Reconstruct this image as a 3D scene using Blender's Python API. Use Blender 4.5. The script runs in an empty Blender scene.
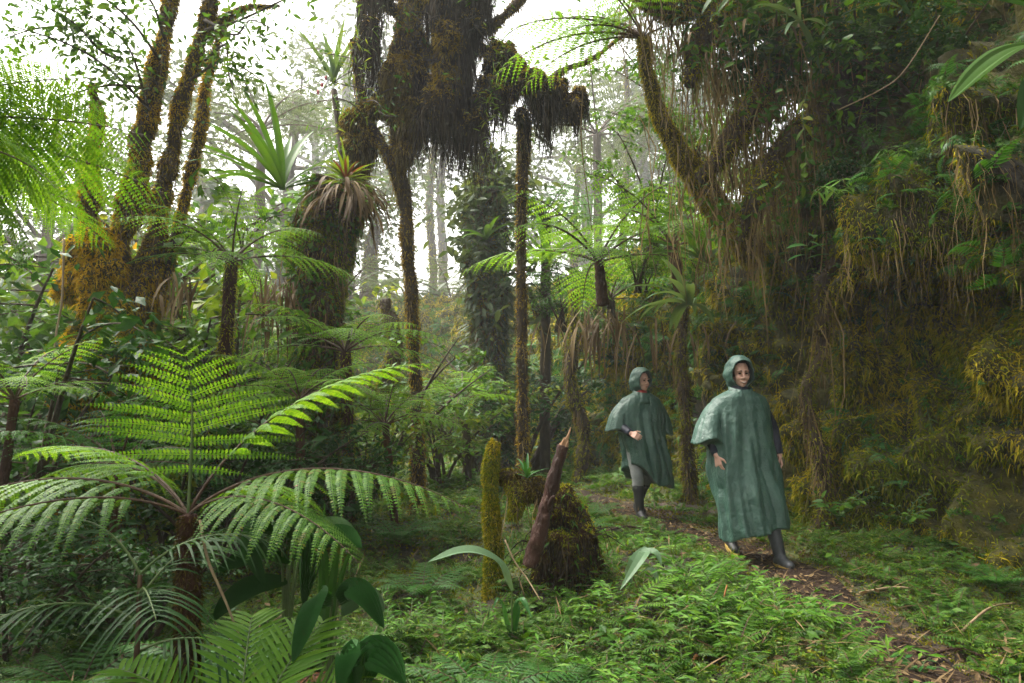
QUAL = 1.0          # density of moss and ground cover
HAZE = .0018
EXPOSURE = 2.4
import bpy, math, random
import numpy as np
from mathutils import Vector, Matrix
rng = np.random.default_rng(11)
random.seed(5)
R_ = math.radians
sc = bpy.context.scene
COL = sc.collection
CAMZ = 1.40
FPX = 682.7
PITCH = R_(5.27)

# ---------------------------------------------------------------- camera
cd = bpy.data.cameras.new('camera')
cd.lens = 24; cd.sensor_width = 36; cd.clip_end = 500; cd.clip_start = 0.05
cam = bpy.data.objects.new('camera', cd); COL.objects.link(cam)
cam.location = (0, 0, CAMZ); cam.rotation_euler = (math.pi / 2 + PITCH, 0, 0)
sc.camera = cam

def P(px, py, d):
    """a real place: the point d metres in front of the camera seen at pixel px, py"""
    u = (px - 512) / FPX; v = (341.5 - py) / FPX
    dy = math.cos(PITCH) - v * math.sin(PITCH); dz = math.sin(PITCH) + v * math.cos(PITCH)
    k = d / dy
    return np.array([u * k, d, CAMZ + dz * k])

# ---------------------------------------------------------------- noise
def _hash(i, j, k):
    h = (i.astype(np.int64) * 374761393 + j.astype(np.int64) * 668265263 + k.astype(np.int64) * 2147483647 // 7) & 0xffffffff
    h = ((h ^ (h >> 13)) * 1274126177) & 0xffffffff
    h = (h ^ (h >> 16)) & 0xffff
    return h / 65535.0
def vnoise(p):
    p = np.asarray(p, float)
    i = np.floor(p).astype(np.int64); f = p - i; f = f * f * (3 - 2 * f)
    r = 0
    for a in (0, 1):
        for b in (0, 1):
            for c in (0, 1):
                w = (f[:, 0] if a else 1 - f[:, 0]) * (f[:, 1] if b else 1 - f[:, 1]) * (f[:, 2] if c else 1 - f[:, 2])
                r = r + w * _hash(i[:, 0] + a, i[:, 1] + b, i[:, 2] + c)
    return r
def fbm(p, sc_=1.0, oct_=4, gain=.5):
    p = np.asarray(p, float) * sc_; a = 1; t = 0; r = 0
    for o in range(oct_):
        r = r + a * (vnoise(p + 17.3 * o) - .5); t += a; a *= gain; p = p * 2.03
    return r / t * 2
def nrm(v):
    v = np.asarray(v, float)
    return v / np.maximum(np.linalg.norm(v, axis=-1, keepdims=True), 1e-9)

# ---------------------------------------------------------------- mesh builder
class MB:
    def __init__(s): s.v = []; s.q = []; s.t = []; s.n = 0
    def add(s, v, q=None, t=None, m=0):
        v = np.asarray(v, float).reshape(-1, 3)
        if q is not None and len(q):
            q = np.asarray(q, np.int64).reshape(-1, 4) + s.n; s.q.append((q, m))
        if t is not None and len(t):
            t = np.asarray(t, np.int64).reshape(-1, 3) + s.n; s.t.append((t, m))
        s.v.append(v); s.n += len(v)
    def inst(s, tv, q, pos, rot, scl, m=0):
        M = len(pos); N = len(tv)
        if M == 0: return
        scl = np.asarray(scl, float)
        if scl.ndim == 1: scl = scl[:, None]
        base = tv[None] * (scl[:, None, :])
        v = np.einsum('mij,mnj->mni', rot, base) + pos[:, None, :]
        qq = np.asarray(q)[None] + (np.arange(M) * N)[:, None, None]
        if qq.shape[2] == 4: s.add(v, q=qq.reshape(-1, 4), m=m)
        else: s.add(v, t=qq.reshape(-1, 3), m=m)
    def data(s):
        V = np.concatenate(s.v) if s.v else np.zeros((0, 3))
        return V
    def mesh(s, name, mats, smooth=True):
        V = s.data()
        me = bpy.data.meshes.new(name)
        Q = [q for q, m in s.q]; T = [t for t, m in s.t]
        mi = [np.full(len(q), m) for q, m in s.q] + [np.full(len(t), m) for t, m in s.t]
        li = np.concatenate([q.ravel() for q in Q] + [t.ravel() for t in T]) if (Q or T) else np.zeros(0, int)
        cnt = np.concatenate([np.full(len(q), 4) for q in Q] + [np.full(len(t), 3) for t in T]) if (Q or T) else np.zeros(0, int)
        st = np.concatenate([[0], np.cumsum(cnt)[:-1]]) if len(cnt) else np.zeros(0, int)
        me.vertices.add(len(V)); me.vertices.foreach_set('co', V.astype(np.float32).ravel())
        me.loops.add(len(li)); me.loops.foreach_set('vertex_index', li.astype(np.int32))
        me.polygons.add(len(cnt)); me.polygons.foreach_set('loop_start', st.astype(np.int32))
        if not isinstance(mats, (list, tuple)): mats = [mats]
        for mm in mats: me.materials.append(mm)
        me.polygons.foreach_set('material_index', np.concatenate(mi).astype(np.int32))
        me.polygons.foreach_set('use_smooth', np.full(len(cnt), bool(smooth)))
        me.update(calc_edges=True); me.validate()
        return me
    def build(s, name, mats, parent=None, smooth=True, kind=None):
        return link(name, s.mesh(name, mats, smooth), parent, kind)

def link(name, me, parent=None, kind=None):
    o = bpy.data.objects.new(name, me); COL.objects.link(o)
    if parent is not None: o.parent = parent
    if kind: o['kind'] = kind
    return o
def tag(o, label, cat, group=None, kind=None):
    o['label'] = label; o['category'] = cat
    if group: o['group'] = group
    if kind: o['kind'] = kind
    return o
def thing(name, label, cat, loc=(0, 0, 0), group=None, rz=0.0):
    o = bpy.data.objects.new(name, None); COL.objects.link(o)
    o.location = Vector([float(c) for c in loc]); o.rotation_euler = (0, 0, rz); o.empty_display_size = .1
    return tag(o, label, cat, group)
def dup(root, loc, rz=0.0, s=1.0, label=None, group=None):
    r = root.copy(); COL.objects.link(r)
    r.location = Vector([float(c) for c in loc]); r.rotation_euler = (0, 0, rz); r.scale = (s, s, s)
    if label: r['label'] = label
    if group: r['group'] = group
    for ch in list(root.children):
        c = ch.copy(); COL.objects.link(c); c.parent = r
    return r

# ---------------------------------------------------------------- frames / templates
def frames(y, up):
    """rotation matrices with columns x, y, z; y along the given directions"""
    y = nrm(y); up = np.broadcast_to(np.asarray(up, float), y.shape)
    x = np.cross(y, up); bad = np.linalg.norm(x, axis=-1) < 1e-4
    if bad.any(): x[bad] = np.cross(y[bad], np.array([.3, .5, .8]))
    x = nrm(x); z = np.cross(x, y)
    return np.stack([x, y, z], axis=-1)
def leaf_t(w=.3, nseg=3, fold=.15, droop=.15, peak=.4, tipw=0.0):
    """leaf of length 1 along +Y, two quads wide"""
    t = np.linspace(0, 1, nseg + 1)
    prof = np.where(t < peak, np.sin(.5 * np.pi * t / peak) ** .8, np.cos(.5 * np.pi * (t - peak) / (1 - peak)) ** .8)
    prof = np.clip(prof, .06, 1); prof[-1] = tipw + .02
    W = prof * w * .5
    z = -droop * t ** 2
    v = []
    for i in range(nseg + 1):
        v += [(-W[i], t[i], z[i] + fold * W[i]), (0, t[i], z[i]), (W[i], t[i], z[i] + fold * W[i])]
    q = []
    for i in range(nseg):
        a = i * 3
        q += [(a, a + 1, a + 4, a + 3), (a + 1, a + 2, a + 5, a + 4)]
    return np.array(v), np.array(q)
def kite_t(w=.35, peak=.4, droop=.1):
    v = np.array([(0, 0, 0), (-w / 2, peak, .06), (0, 1, -droop), (w / 2, peak, .06)])
    return v, np.array([(0, 3, 2, 1)])
def rnd_dir(n, zlo=-1, zhi=1):
    z = rng.uniform(zlo, zhi, n); a = rng.uniform(0, 2 * np.pi, n); r = np.sqrt(1 - z * z)
    return np.stack([r * np.cos(a), r * np.sin(a), z], 1)
def resample(pts, n):
    """smooth curve through the points (Catmull-Rom), n samples"""
    p = np.asarray(pts, float)
    if len(p) == 2: p = np.array([p[0], p.mean(0), p[1]])
    pp = np.vstack([2 * p[0] - p[1], p, 2 * p[-1] - p[-2]])
    L = np.concatenate([[0], np.cumsum(np.linalg.norm(np.diff(p, axis=0), axis=1))]); L /= L[-1]
    out = []
    for t in np.linspace(0, 1, n):
        k = min(max(np.searchsorted(L, t, side='right') - 1, 0), len(p) - 2)
        u = (t - L[k]) / max(L[k + 1] - L[k], 1e-9)
        a, b, c, d = pp[k:k + 4]
        out.append(.5 * (2 * b + (c - a) * u + (2 * a - 5 * b + 4 * c - d) * u ** 2 + (3 * b - a - 3 * c + d) * u ** 3))
    return np.array(out)
def tube(mb, pts, rad, sides=10, n=None, lump=0.0, lsc=6.0, m=0, caps=True, seed=0.0):
    if n: pts_r = resample(pts, n)
    else: pts_r = np.asarray(pts, float)
    n = len(pts_r)
    rad = np.asarray(rad, float)
    r = np.interp(np.linspace(0, 1, n), np.linspace(0, 1, len(rad)), rad) if rad.ndim else np.full(n, float(rad))
    T = nrm(np.gradient(pts_r, axis=0))
    x = np.cross(T[0], (0.0, 1.0, .13)); x = x / max(np.linalg.norm(x), 1e-6)
    rings = []
    a = np.linspace(0, 2 * np.pi, sides, endpoint=False)
    for i in range(n):
        x = x - T[i] * np.dot(x, T[i]); x /= max(np.linalg.norm(x), 1e-9); y = np.cross(T[i], x)
        rings.append(pts_r[i] + r[i] * (np.cos(a)[:, None] * x + np.sin(a)[:, None] * y))
    V = np.array(rings)
    if lump:
        c = pts_r[:, None, :]; d = V - c
        f = fbm((V + seed).reshape(-1, 3), lsc, 4).reshape(n, sides, 1)
        V = c + d * (1 + lump * f)
    V = V.reshape(-1, 3)
    q = []
    for i in range(n - 1):
        for j in range(sides):
            k = (j + 1) % sides
            q.append((i * sides + j, i * sides + k, (i + 1) * sides + k, (i + 1) * sides + j))
    t = []
    if caps:
        b = len(V)
        V = np.vstack([V, pts_r[0] - T[0] * r[0] * .3, pts_r[-1] + T[-1] * r[-1] * .3])
        for j in range(sides):
            k = (j + 1) % sides
            t.append((b, k, j)); t.append((b + 1, (n - 1) * sides + j, (n - 1) * sides + k))
    mb.add(V, q=q, t=t, m=m)
def strap(mb, pts, width, n=10, fold=.25, up=(0, 0, 1), m=0, peak=.45, base=.25, cols=2, pleat=0.0, twist=0.0, tip=1.0):
    """a leaf blade following a curve"""
    c = resample(pts, n); T = nrm(np.gradient(c, axis=0))
    t = np.linspace(0, 1, n)
    prof = np.where(t < peak, base + (1 - base) * np.sin(.5 * np.pi * t / peak), np.cos(.5 * np.pi * np.clip((t - peak) / (1 - peak), 0, 1)) ** (.75 * tip))
    prof = np.clip(prof, .02, 1)
    F = frames(T, np.array(up, float))
    if twist:
        ang = twist * t; X = F[:, :, 0] * np.cos(ang)[:, None] + F[:, :, 2] * np.sin(ang)[:, None]
        Z = np.cross(X, T)
    else: X = F[:, :, 0]; Z = F[:, :, 2]
    k = cols + 1
    s = np.linspace(-1, 1, k)
    V = []
    for i in range(n):
        w = prof[i] * width * .5
        for j in range(k):
            zz = fold * abs(s[j]) * w + (pleat * w * (1 if j % 2 else -1) if pleat else 0)
            V.append(c[i] + X[i] * s[j] * w + Z[i] * zz)
    q = [(i * k + j, i * k + j + 1, (i + 1) * k + j + 1, (i + 1) * k + j) for i in range(n - 1) for j in range(cols)]
    mb.add(V, q=q, m=m)
def arc(p0, az, L, a0, a1, n=7, sway=0.0):
    """curve leaving p0 on compass bearing az (0 = away from camera, 90 = right), elevation a0 turning to a1"""
    t = np.linspace(0, 1, n); a = np.radians(a0 + (a1 - a0) * t)
    h = np.concatenate([[0], np.cumsum(np.cos(a[:-1]) + np.cos(a[1:]))]) * .5 * L / (n - 1)
    z = np.concatenate([[0], np.cumsum(np.sin(a[:-1]) + np.sin(a[1:]))]) * .5 * L / (n - 1)
    d = np.array([math.sin(R_(az)), math.cos(R_(az)), 0]); s = np.array([d[1], -d[0], 0])
    return np.asarray(p0, float) + h[:, None] * d + (t ** 2)[:, None] * s * sway * L + np.stack([0 * z, 0 * z, z], 1)
def surf_pts(V, F, n, wfun=None):
    """points and normals spread over faces (quads or tris)"""
    F = np.asarray(F)
    if F.shape[1] == 4: F = np.vstack([F[:, [0, 1, 2]], F[:, [0, 2, 3]]])
    a, b, c = V[F[:, 0]], V[F[:, 1]], V[F[:, 2]]
    cr = np.cross(b - a, c - a); ar = np.linalg.norm(cr, axis=1)
    w = ar.copy()
    if wfun is not None: w = w * wfun((a + b + c) / 3, nrm(cr))
    k = rng.choice(len(F), n, p=w / w.sum())
    r1 = np.sqrt(rng.random(n)); r2 = rng.random(n)
    p = a[k] * (1 - r1)[:, None] + b[k] * (r1 * (1 - r2))[:, None] + c[k] * (r1 * r2)[:, None]
    return p, nrm(cr[k])
def blades(mb, p, nor, L, W, out=1.0, rand=.6, grav=.4, m=0, hang=False):
    """moss / fibre blades standing on points p"""
    n = len(p)
    L = np.broadcast_to(L, (n,)) * rng.uniform(.6, 1.4, n); W = np.broadcast_to(W, (n,)) * rng.uniform(.7, 1.3, n)
    d = nrm(nor * out + rnd_dir(n) * rand + np.array([0, 0, -grav]))
    s = nrm(np.cross(d, rnd_dir(n)))
    if not hang:
        v = np.stack([p - s * W[:, None] / 2, p + s * W[:, None] / 2, p + d * L[:, None]], 1)
        # bend mid: two tris
        mid = p + d * (L * .55)[:, None] ; tip = p + d * (L * .9)[:, None] + np.array([0, 0, -1]) * (L * .35)[:, None]
        v = np.stack([p - s * W[:, None] / 2, p + s * W[:, None] / 2, mid + s * W[:, None] * .42, mid - s * W[:, None] * .42, tip], 1)
        b = np.arange(n)[:, None] * 5
        mb.add(v, q=b + np.array([0, 1, 2, 3]), t=b + np.array([3, 2, 4]), m=m)
    else:
        dn = np.array([0, 0, -1.0])
        p1 = p + nor * (L * .12)[:, None] + dn * (L * .3)[:, None] + rnd_dir(n) * (L * .06)[:, None]
        p2 = p1 + dn * (L * .35)[:, None] + rnd_dir(n) * (L * .09)[:, None]
        p3 = p2 + dn * (L * .4)[:, None] + rnd_dir(n) * (L * .12)[:, None]
        s = nrm(s * np.array([1, 1, .05]))
        w = W[:, None] / 2
        v = np.stack([p - s * w, p + s * w, p1 + s * w * .9, p1 - s * w * .9, p2 + s * w * .7, p2 - s * w * .7, p3], 1)
        b = np.arange(n)[:, None] * 7
        mb.add(v, q=np.vstack([b + np.array([0, 1, 2, 3]), b + np.array([3, 2, 4, 5])]), t=b + np.array([5, 4, 6]), m=m)
# ---------------------------------------------------------------- materials
def new_mat(name):
    m = bpy.data.materials.new(name); m.use_nodes = True
    nt = m.node_tree; nt.nodes.clear()
    out = nt.nodes.new('ShaderNodeOutputMaterial')
    return m, nt, out
def ramp(nt, fac, stops):
    r = nt.nodes.new('ShaderNodeValToRGB'); e = r.color_ramp.elements
    while len(e) < len(stops): e.new(.5)
    for i, (p, c) in enumerate(stops):
        e[i].position = p; e[i].color = (*c, 1)
    nt.links.new(fac, r.inputs[0]); return r.outputs[0]
def noise(nt, scale, detail=4, rough=.6, coord='Object', dist=0.0, stretch=None):
    tc = nt.nodes.new('ShaderNodeTexCoord'); n = nt.nodes.new('ShaderNodeTexNoise')
    n.inputs['Scale'].default_value = scale; n.inputs['Detail'].default_value = detail
    n.inputs['Roughness'].default_value = rough; n.inputs['Distortion'].default_value = dist
    if stretch:
        mp = nt.nodes.new('ShaderNodeMapping'); mp.inputs['Scale'].default_value = stretch
        nt.links.new(tc.outputs[coord], mp.inputs[0]); nt.links.new(mp.outputs[0], n.inputs['Vector'])
    else: nt.links.new(tc.outputs[coord], n.inputs['Vector'])
    return n.outputs['Fac']
def mixc(nt, fac, a, b, mode='MIX'):
    m = nt.nodes.new('ShaderNodeMix'); m.data_type = 'RGBA'; m.blend_type = mode
    for sock, val in ((m.inputs[0], fac), (m.inputs[6], a), (m.inputs[7], b)):
        if hasattr(val, 'links') or hasattr(val, 'is_linked'): nt.links.new(val, sock)
        elif isinstance(val, (int, float)): sock.default_value = val
        else: sock.default_value = (*val, 1)
    return m.outputs[2]
def leaf_mat(name, stops, trans=.3, rough=.5, tcol=None, spot=None, spec=.16, nsc=1.2):
    """foliage: every leaf its own tone"""
    m, nt, out = new_mat(name)
    g = nt.nodes.new('ShaderNodeNewGeometry')
    n = noise(nt, nsc, 3)
    ad = nt.nodes.new('ShaderNodeMath'); ad.operation = 'MULTIPLY_ADD'
    nt.links.new(n, ad.inputs[0]); ad.inputs[1].default_value = .9
    mu = nt.nodes.new('ShaderNodeMath'); mu.operation = 'MULTIPLY_ADD'
    nt.links.new(g.outputs['Random Per Island'], mu.inputs[0]); mu.inputs[1].default_value = .75; mu.inputs[2].default_value = -.32
    nt.links.new(mu.outputs[0], ad.inputs[2])
    col = ramp(nt, ad.outputs[0], stops)
    fine = noise(nt, 60, 2)
    blot = ramp(nt, noise(nt, 9, 3), [(.64, (0, 0, 0)), (.74, (.55, .55, .55))]); col = mixc(nt, blot, col, (.11, .07, .02)) if spot else col
    col = mixc(nt, fine, mixc(nt, 1.0, col, (.72, .72, .72), 'MULTIPLY'), col)
    p = nt.nodes.new('ShaderNodeBsdfPrincipled')
    nt.links.new(col, p.inputs['Base Color']); p.inputs['Roughness'].default_value = rough
    p.inputs['Specular IOR Level'].default_value = spec
    tr = nt.nodes.new('ShaderNodeBsdfTranslucent')
    tc_ = mixc(nt, 1.0, col, tcol or (2.1, 1.8, .6), 'MULTIPLY'); nt.links.new(tc_, tr.inputs['Color'])
    mx = nt.nodes.new('ShaderNodeMixShader'); mx.inputs[0].default_value = trans
    nt.links.new(p.outputs[0], mx.inputs[1]); nt.links.new(tr.outputs[0], mx.inputs[2])
    nt.links.new(mx.outputs[0], out.inputs[0])
    return m
def rough_mat(name, stops, nsc=3.0, rough=.85, bump=.5, bsc=25, stretch=None, island=0.0, detail=6, spec=.3, dist=.05):
    """bark, soil, moss, cloth: noise-driven colour and bump"""
    m, nt, out = new_mat(name)
    n = noise(nt, nsc, detail, .62, stretch=stretch)
    fac = n
    if island:
        g = nt.nodes.new('ShaderNodeNewGeometry')
        a = nt.nodes.new('ShaderNodeMath'); a.operation = 'MULTIPLY_ADD'
        nt.links.new(g.outputs['Random Per Island'], a.inputs[0]); a.inputs[1].default_value = island; nt.links.new(n, a.inputs[2])
        b = nt.nodes.new('ShaderNodeMath'); b.operation = 'SUBTRACT'; nt.links.new(a.outputs[0], b.inputs[0]); b.inputs[1].default_value = island * .5
        fac = b.outputs[0]
    col = ramp(nt, fac, stops)
    p = nt.nodes.new('ShaderNodeBsdfPrincipled')
    nt.links.new(col, p.inputs['Base Color']); p.inputs['Roughness'].default_value = rough; p.inputs['Specular IOR Level'].default_value = spec
    if bump:
        bn = noise(nt, bsc, 5, .65, stretch=stretch)
        b = nt.nodes.new('ShaderNodeBump'); b.inputs['Strength'].default_value = bump; b.inputs['Distance'].default_value = dist
        nt.links.new(bn, b.inputs['Height']); nt.links.new(b.outputs[0], p.inputs['Normal'])
    nt.links.new(p.outputs[0], out.inputs[0])
    return m
def moss_mat(name, stops, trans=.25, nsc=1.6):
    m = leaf_mat(name, stops, trans=trans, rough=.9, tcol=(1.5, 1.4, .6), spec=.08, nsc=nsc)
    return m
M = {}
M['fern_bright'] = leaf_mat('fern_bright', [(.0, (.055, .15, .010)), (.5, (.10, .235, .016)), (1, (.17, .31, .028))], spot=1, trans=.38, rough=.5)
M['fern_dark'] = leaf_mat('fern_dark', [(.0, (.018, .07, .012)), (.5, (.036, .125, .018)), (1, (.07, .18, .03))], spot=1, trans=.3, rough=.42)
M['fern_blue'] = leaf_mat('fern_blue', [(.0, (.035, .10, .014)), (.5, (.07, .17, .020)), (.85, (.11, .22, .026)), (1, (.17, .10, .03))], spot=1, trans=.28, rough=.48)
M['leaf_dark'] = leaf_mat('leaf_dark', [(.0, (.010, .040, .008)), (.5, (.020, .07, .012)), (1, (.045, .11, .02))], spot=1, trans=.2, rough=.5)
M['leaf_mid'] = leaf_mat('leaf_mid', [(.0, (.022, .07, .009)), (.5, (.05, .13, .014)), (1, (.10, .19, .024))], spot=1, trans=.3, rough=.5)
M['leaf_yellow'] = leaf_mat('leaf_yellow', [(.0, (.045, .09, .008)), (.5, (.085, .15, .012)), (.9, (.16, .20, .02)), (1, (.28, .17, .02))], trans=.35, rough=.45)
M['leaf_glossy'] = leaf_mat('leaf_glossy', [(.0, (.018, .075, .016)), (.5, (.032, .115, .024)), (1, (.065, .17, .04))], spot=1, trans=.2, rough=.42)
M['leaf_pale'] = leaf_mat('leaf_pale', [(.0, (.07, .14, .07)), (.5, (.11, .19, .10)), (1, (.16, .25, .13))], spot=1, trans=.25, rough=.46)
M['leaf_dead'] = leaf_mat('leaf_dead', [(.0, (.05, .03, .014)), (.45, (.12, .078, .036)), (1, (.27, .19, .095))], trans=.2, rough=.7, tcol=(1.3, 1.1, .8))
M['leaf_red'] = leaf_mat('leaf_red', [(.0, (.09, .03, .012)), (.5, (.16, .055, .02)), (1, (.22, .09, .03))], trans=.25, rough=.6, tcol=(1.4, 1, .7))
M['bamboo_leaf'] = leaf_mat('bamboo_leaf', [(.0, (.035, .11, .009)), (.5, (.075, .20, .015)), (1, (.16, .28, .03))], spot=1, trans=.3, rough=.48)
M['small_leaf'] = leaf_mat('small_leaf', [(.0, (.024, .075, .007)), (.45, (.06, .14, .010)), (.8, (.12, .20, .014)), (1, (.20, .19, .016))], trans=.3, rough=.42)
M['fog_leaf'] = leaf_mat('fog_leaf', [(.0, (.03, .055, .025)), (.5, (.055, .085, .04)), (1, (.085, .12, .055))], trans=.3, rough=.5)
M['stalk_green'] = rough_mat('stalk_green', [(.3, (.05, .09, .025)), (.7, (.10, .13, .04))], 8, .5, .1)
M['stalk_brown'] = rough_mat('stalk_brown', [(.3, (.035, .018, .01)), (.7, (.09, .05, .025))], 12, .6, .3, 60)
M['bark'] = rough_mat('bark', [(.25, (.018, .012, .008)), (.5, (.05, .034, .02)), (.75, (.10, .072, .042))], 6, .85, .8, 22, stretch=(1, 1, .35))
M['bark_wet'] = rough_mat('bark_wet', [(.25, (.016, .007, .005)), (.5, (.05, .019, .012)), (.75, (.11, .05, .032))], 9, .6, 1.0, 45, stretch=(1, 1, .25))
M['wood_torn'] = rough_mat('wood_torn', [(.3, (.22, .11, .05)), (.7, (.46, .29, .16))], 20, .7, .5, 60, stretch=(1, 1, .2))
M['fern_trunk'] = rough_mat('fern_trunk', [(.25, (.02, .009, .005)), (.55, (.06, .024, .012)), (.8, (.11, .05, .022))], 9, .9, .9, 45, stretch=(1, 1, .4))
M['moss_base'] = rough_mat('moss_base', [(.25, (.02, .016, .006)), (.45, (.055, .046, .011)), (.62, (.10, .085, .016)), (.8, (.15, .115, .022))], 3.0, .95, .9, 40)
M['moss_gold'] = moss_mat('moss_gold', [(.0, (.11, .085, .007)), (.35, (.25, .21, .012)), (.65, (.38, .31, .018)), (1, (.50, .38, .025))], nsc=2.2)
M['moss_orange'] = moss_mat('moss_orange', [(.0, (.20, .11, .008)), (.4, (.40, .235, .013)), (.7, (.56, .36, .018)), (1, (.64, .45, .03))], nsc=2.5)
M['moss_olive'] = moss_mat('moss_olive', [(.0, (.04, .05, .005)), (.3, (.12, .145, .008)), (.6, (.23, .24, .012)), (.85, (.33, .30, .018)), (1, (.42, .34, .025))], nsc=1.1)
M['moss_green'] = moss_mat('moss_green', [(.0, (.04, .06, .004)), (.4, (.10, .14, .007)), (.7, (.18, .21, .010)), (1, (.27, .26, .015))], nsc=1.4)
M['moss_ground'] = moss_mat('moss_ground', [(.0, (.05, .05, .006)), (.4, (.13, .14, .009)), (.7, (.22, .21, .013)), (1, (.30, .25, .02))], nsc=1.4)
M['moss_brown'] = moss_mat('moss_brown', [(.0, (.022, .016, .006)), (.4, (.06, .042, .012)), (.7, (.12, .088, .024)), (1, (.20, .155, .04))], nsc=1.8)
M['moss_trunk'] = moss_mat('moss_trunk', [(.0, (.08, .05, .012)), (.3, (.18, .115, .018)), (.6, (.30, .205, .028)), (1, (.42, .31, .045))], nsc=2.4)
M['root_tan'] = leaf_mat('root_tan', [(.0, (.07, .045, .018)), (.45, (.18, .122, .048)), (1, (.36, .26, .12))], trans=.1, rough=.8, tcol=(1.2, 1, .7))
M['fibre_dark'] = leaf_mat('fibre_dark', [(.0, (.010, .008, .005)), (.5, (.026, .019, .011)), (1, (.07, .05, .025))], trans=.1, rough=.85, tcol=(1.1, 1, .8))
M['poncho'] = rough_mat('poncho', [(.25, (.024, .062, .047)), (.5, (.040, .091, .070)), (.8, (.062, .126, .098))], 7, .40, .55, 22, spec=.45, dist=.03)
M['navy'] = rough_mat('navy', [(.3, (.010, .012, .022)), (.7, (.024, .028, .045))], 14, .6, .3, 40, dist=.01)
M['trousers'] = rough_mat('trousers', [(.3, (.13, .14, .14)), (.7, (.23, .235, .23))], 9, .75, .3, 30, dist=.01)
M['trousers_dark'] = rough_mat('trousers_dark', [(.3, (.02, .022, .026)), (.7, (.045, .048, .055))], 9, .75, .3, 30, dist=.01)
M['rubber'] = rough_mat('rubber', [(.3, (.012, .013, .014)), (.7, (.03, .031, .033))], 10, .5, .1, 20, dist=.01)
M['rubber_grey'] = rough_mat('rubber_grey', [(.3, (.035, .038, .042)), (.7, (.075, .08, .088))], 10, .36, .1, 20, dist=.01)
M['sole_yellow'] = rough_mat('sole_yellow', [(.3, (.30, .20, .05)), (.7, (.48, .34, .09))], 20, .5, .1)
M['skin'] = rough_mat('skin', [(.3, (.50, .275, .205)), (.7, (.60, .355, .275))], 14, .5, .1, 80, dist=.004)
M['lips'] = rough_mat('lips', [(.3, (.30, .10, .085)), (.7, (.36, .13, .11))], 14, .4, .0)
M['teeth'] = rough_mat('teeth', [(.3, (.6, .55, .48)), (.7, (.68, .63, .56))], 14, .3, .0)
M['eye'] = rough_mat('eye', [(.3, (.02, .014, .01)), (.7, (.05, .035, .025))], 30, .2, .0)
M['hair'] = rough_mat('hair', [(.3, (.03, .02, .014)), (.7, (.07, .05, .035))], 40, .6, .4, 90)
M['red_cloth'] = rough_mat('red_cloth', [(.3, (.22, .02, .018)), (.7, (.34, .035, .028))], 16, .8, .4, 60, dist=.01)
M['bud_red'] = rough_mat('bud_red', [(.3, (.25, .02, .03)), (.7, (.38, .05, .06))], 8, .5, .1)

def ground_mat():
    m, nt, out = new_mat('forest_floor')
    n1 = noise(nt, .9, 5); n2 = noise(nt, 6, 6)
    moss = ramp(nt, n2, [(.3, (.016, .022, .004)), (.5, (.05, .066, .007)), (.7, (.10, .115, .010))])
    soil = ramp(nt, n2, [(.3, (.014, .009, .006)), (.55, (.036, .022, .013)), (.75, (.07, .045, .026))])
    f = ramp(nt, n1, [(.42, (0, 0, 0)), (.6, (1, 1, 1))])
    col = mixc(nt, f, soil, moss)
    p = nt.nodes.new('ShaderNodeBsdfPrincipled'); nt.links.new(col, p.inputs['Base Color']); p.inputs['Roughness'].default_value = .85
    b = nt.nodes.new('ShaderNodeBump'); b.inputs['Strength'].default_value = .9; b.inputs['Distance'].default_value = .05
    nt.links.new(noise(nt, 22, 6, .65), b.inputs['Height']); nt.links.new(b.outputs[0], p.inputs['Normal'])
    nt.links.new(p.outputs[0], out.inputs[0]); return m
def bank_mat():
    m, nt, out = new_mat('mossy_earth')
    n1 = noise(nt, .8, 5, .6); n2 = noise(nt, 7, 6)
    earth = ramp(nt, n2, [(.3, (.006, .004, .002)), (.55, (.018, .012, .006)), (.75, (.042, .030, .014))])
    moss = ramp(nt, n2, [(.3, (.02, .02, .004)), (.5, (.065, .062, .007)), (.72, (.13, .115, .011))])
    f = ramp(nt, n1, [(.36, (0, 0, 0)), (.5, (1, 1, 1))])
    col = mixc(nt, f, earth, moss)
    p = nt.nodes.new('ShaderNodeBsdfPrincipled'); nt.links.new(col, p.inputs['Base Color']); p.inputs['Roughness'].default_value = .9
    b = nt.nodes.new('ShaderNodeBump'); b.inputs['Strength'].default_value = 1; b.inputs['Distance'].default_value = .08
    nt.links.new(noise(nt, 14, 6, .68), b.inputs['Height']); nt.links.new(b.outputs[0], p.inputs['Normal'])
    nt.links.new(p.outputs[0], out.inputs[0]); return m
M['ground'] = ground_mat(); M['bank'] = bank_mat()
M['mud'] = rough_mat('mud', [(.28, (.007, .004, .0025)), (.5, (.022, .012, .007)), (.72, (.055, .032, .018))], 7, .8, 1.0, 22, spec=.2)

# ---------------------------------------------------------------- world, sun, air
w = bpy.data.worlds.new('World'); sc.world = w; w.use_nodes = True
nt = w.node_tree; nt.nodes.clear()
wo = nt.nodes.new('ShaderNodeOutputWorld'); bg = nt.nodes.new('ShaderNodeBackground')
sky = nt.nodes.new('ShaderNodeTexSky'); sky.sky_type = 'NISHITA'; sky.sun_disc = False
SUN_EL, SUN_AZ = R_(58), R_(-62)       # azimuth measured from +Y towards +X
sky.sun_elevation = SUN_EL; sky.sun_rotation = SUN_AZ; sky.air_density = 1.0; sky.dust_density = 6.0; sky.ozone_density = 1.0
hs = nt.nodes.new('ShaderNodeHueSaturation'); hs.inputs['Saturation'].default_value = .22
nt.links.new(sky.outputs[0], hs.inputs['Color']); wm = mixc(nt, 1.0, hs.outputs[0], (1.0, .975, .91), 'MULTIPLY'); nt.links.new(wm, bg.inputs[0]); bg.inputs[1].default_value = .15
nt.links.new(bg.outputs[0], wo.inputs[0])
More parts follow.
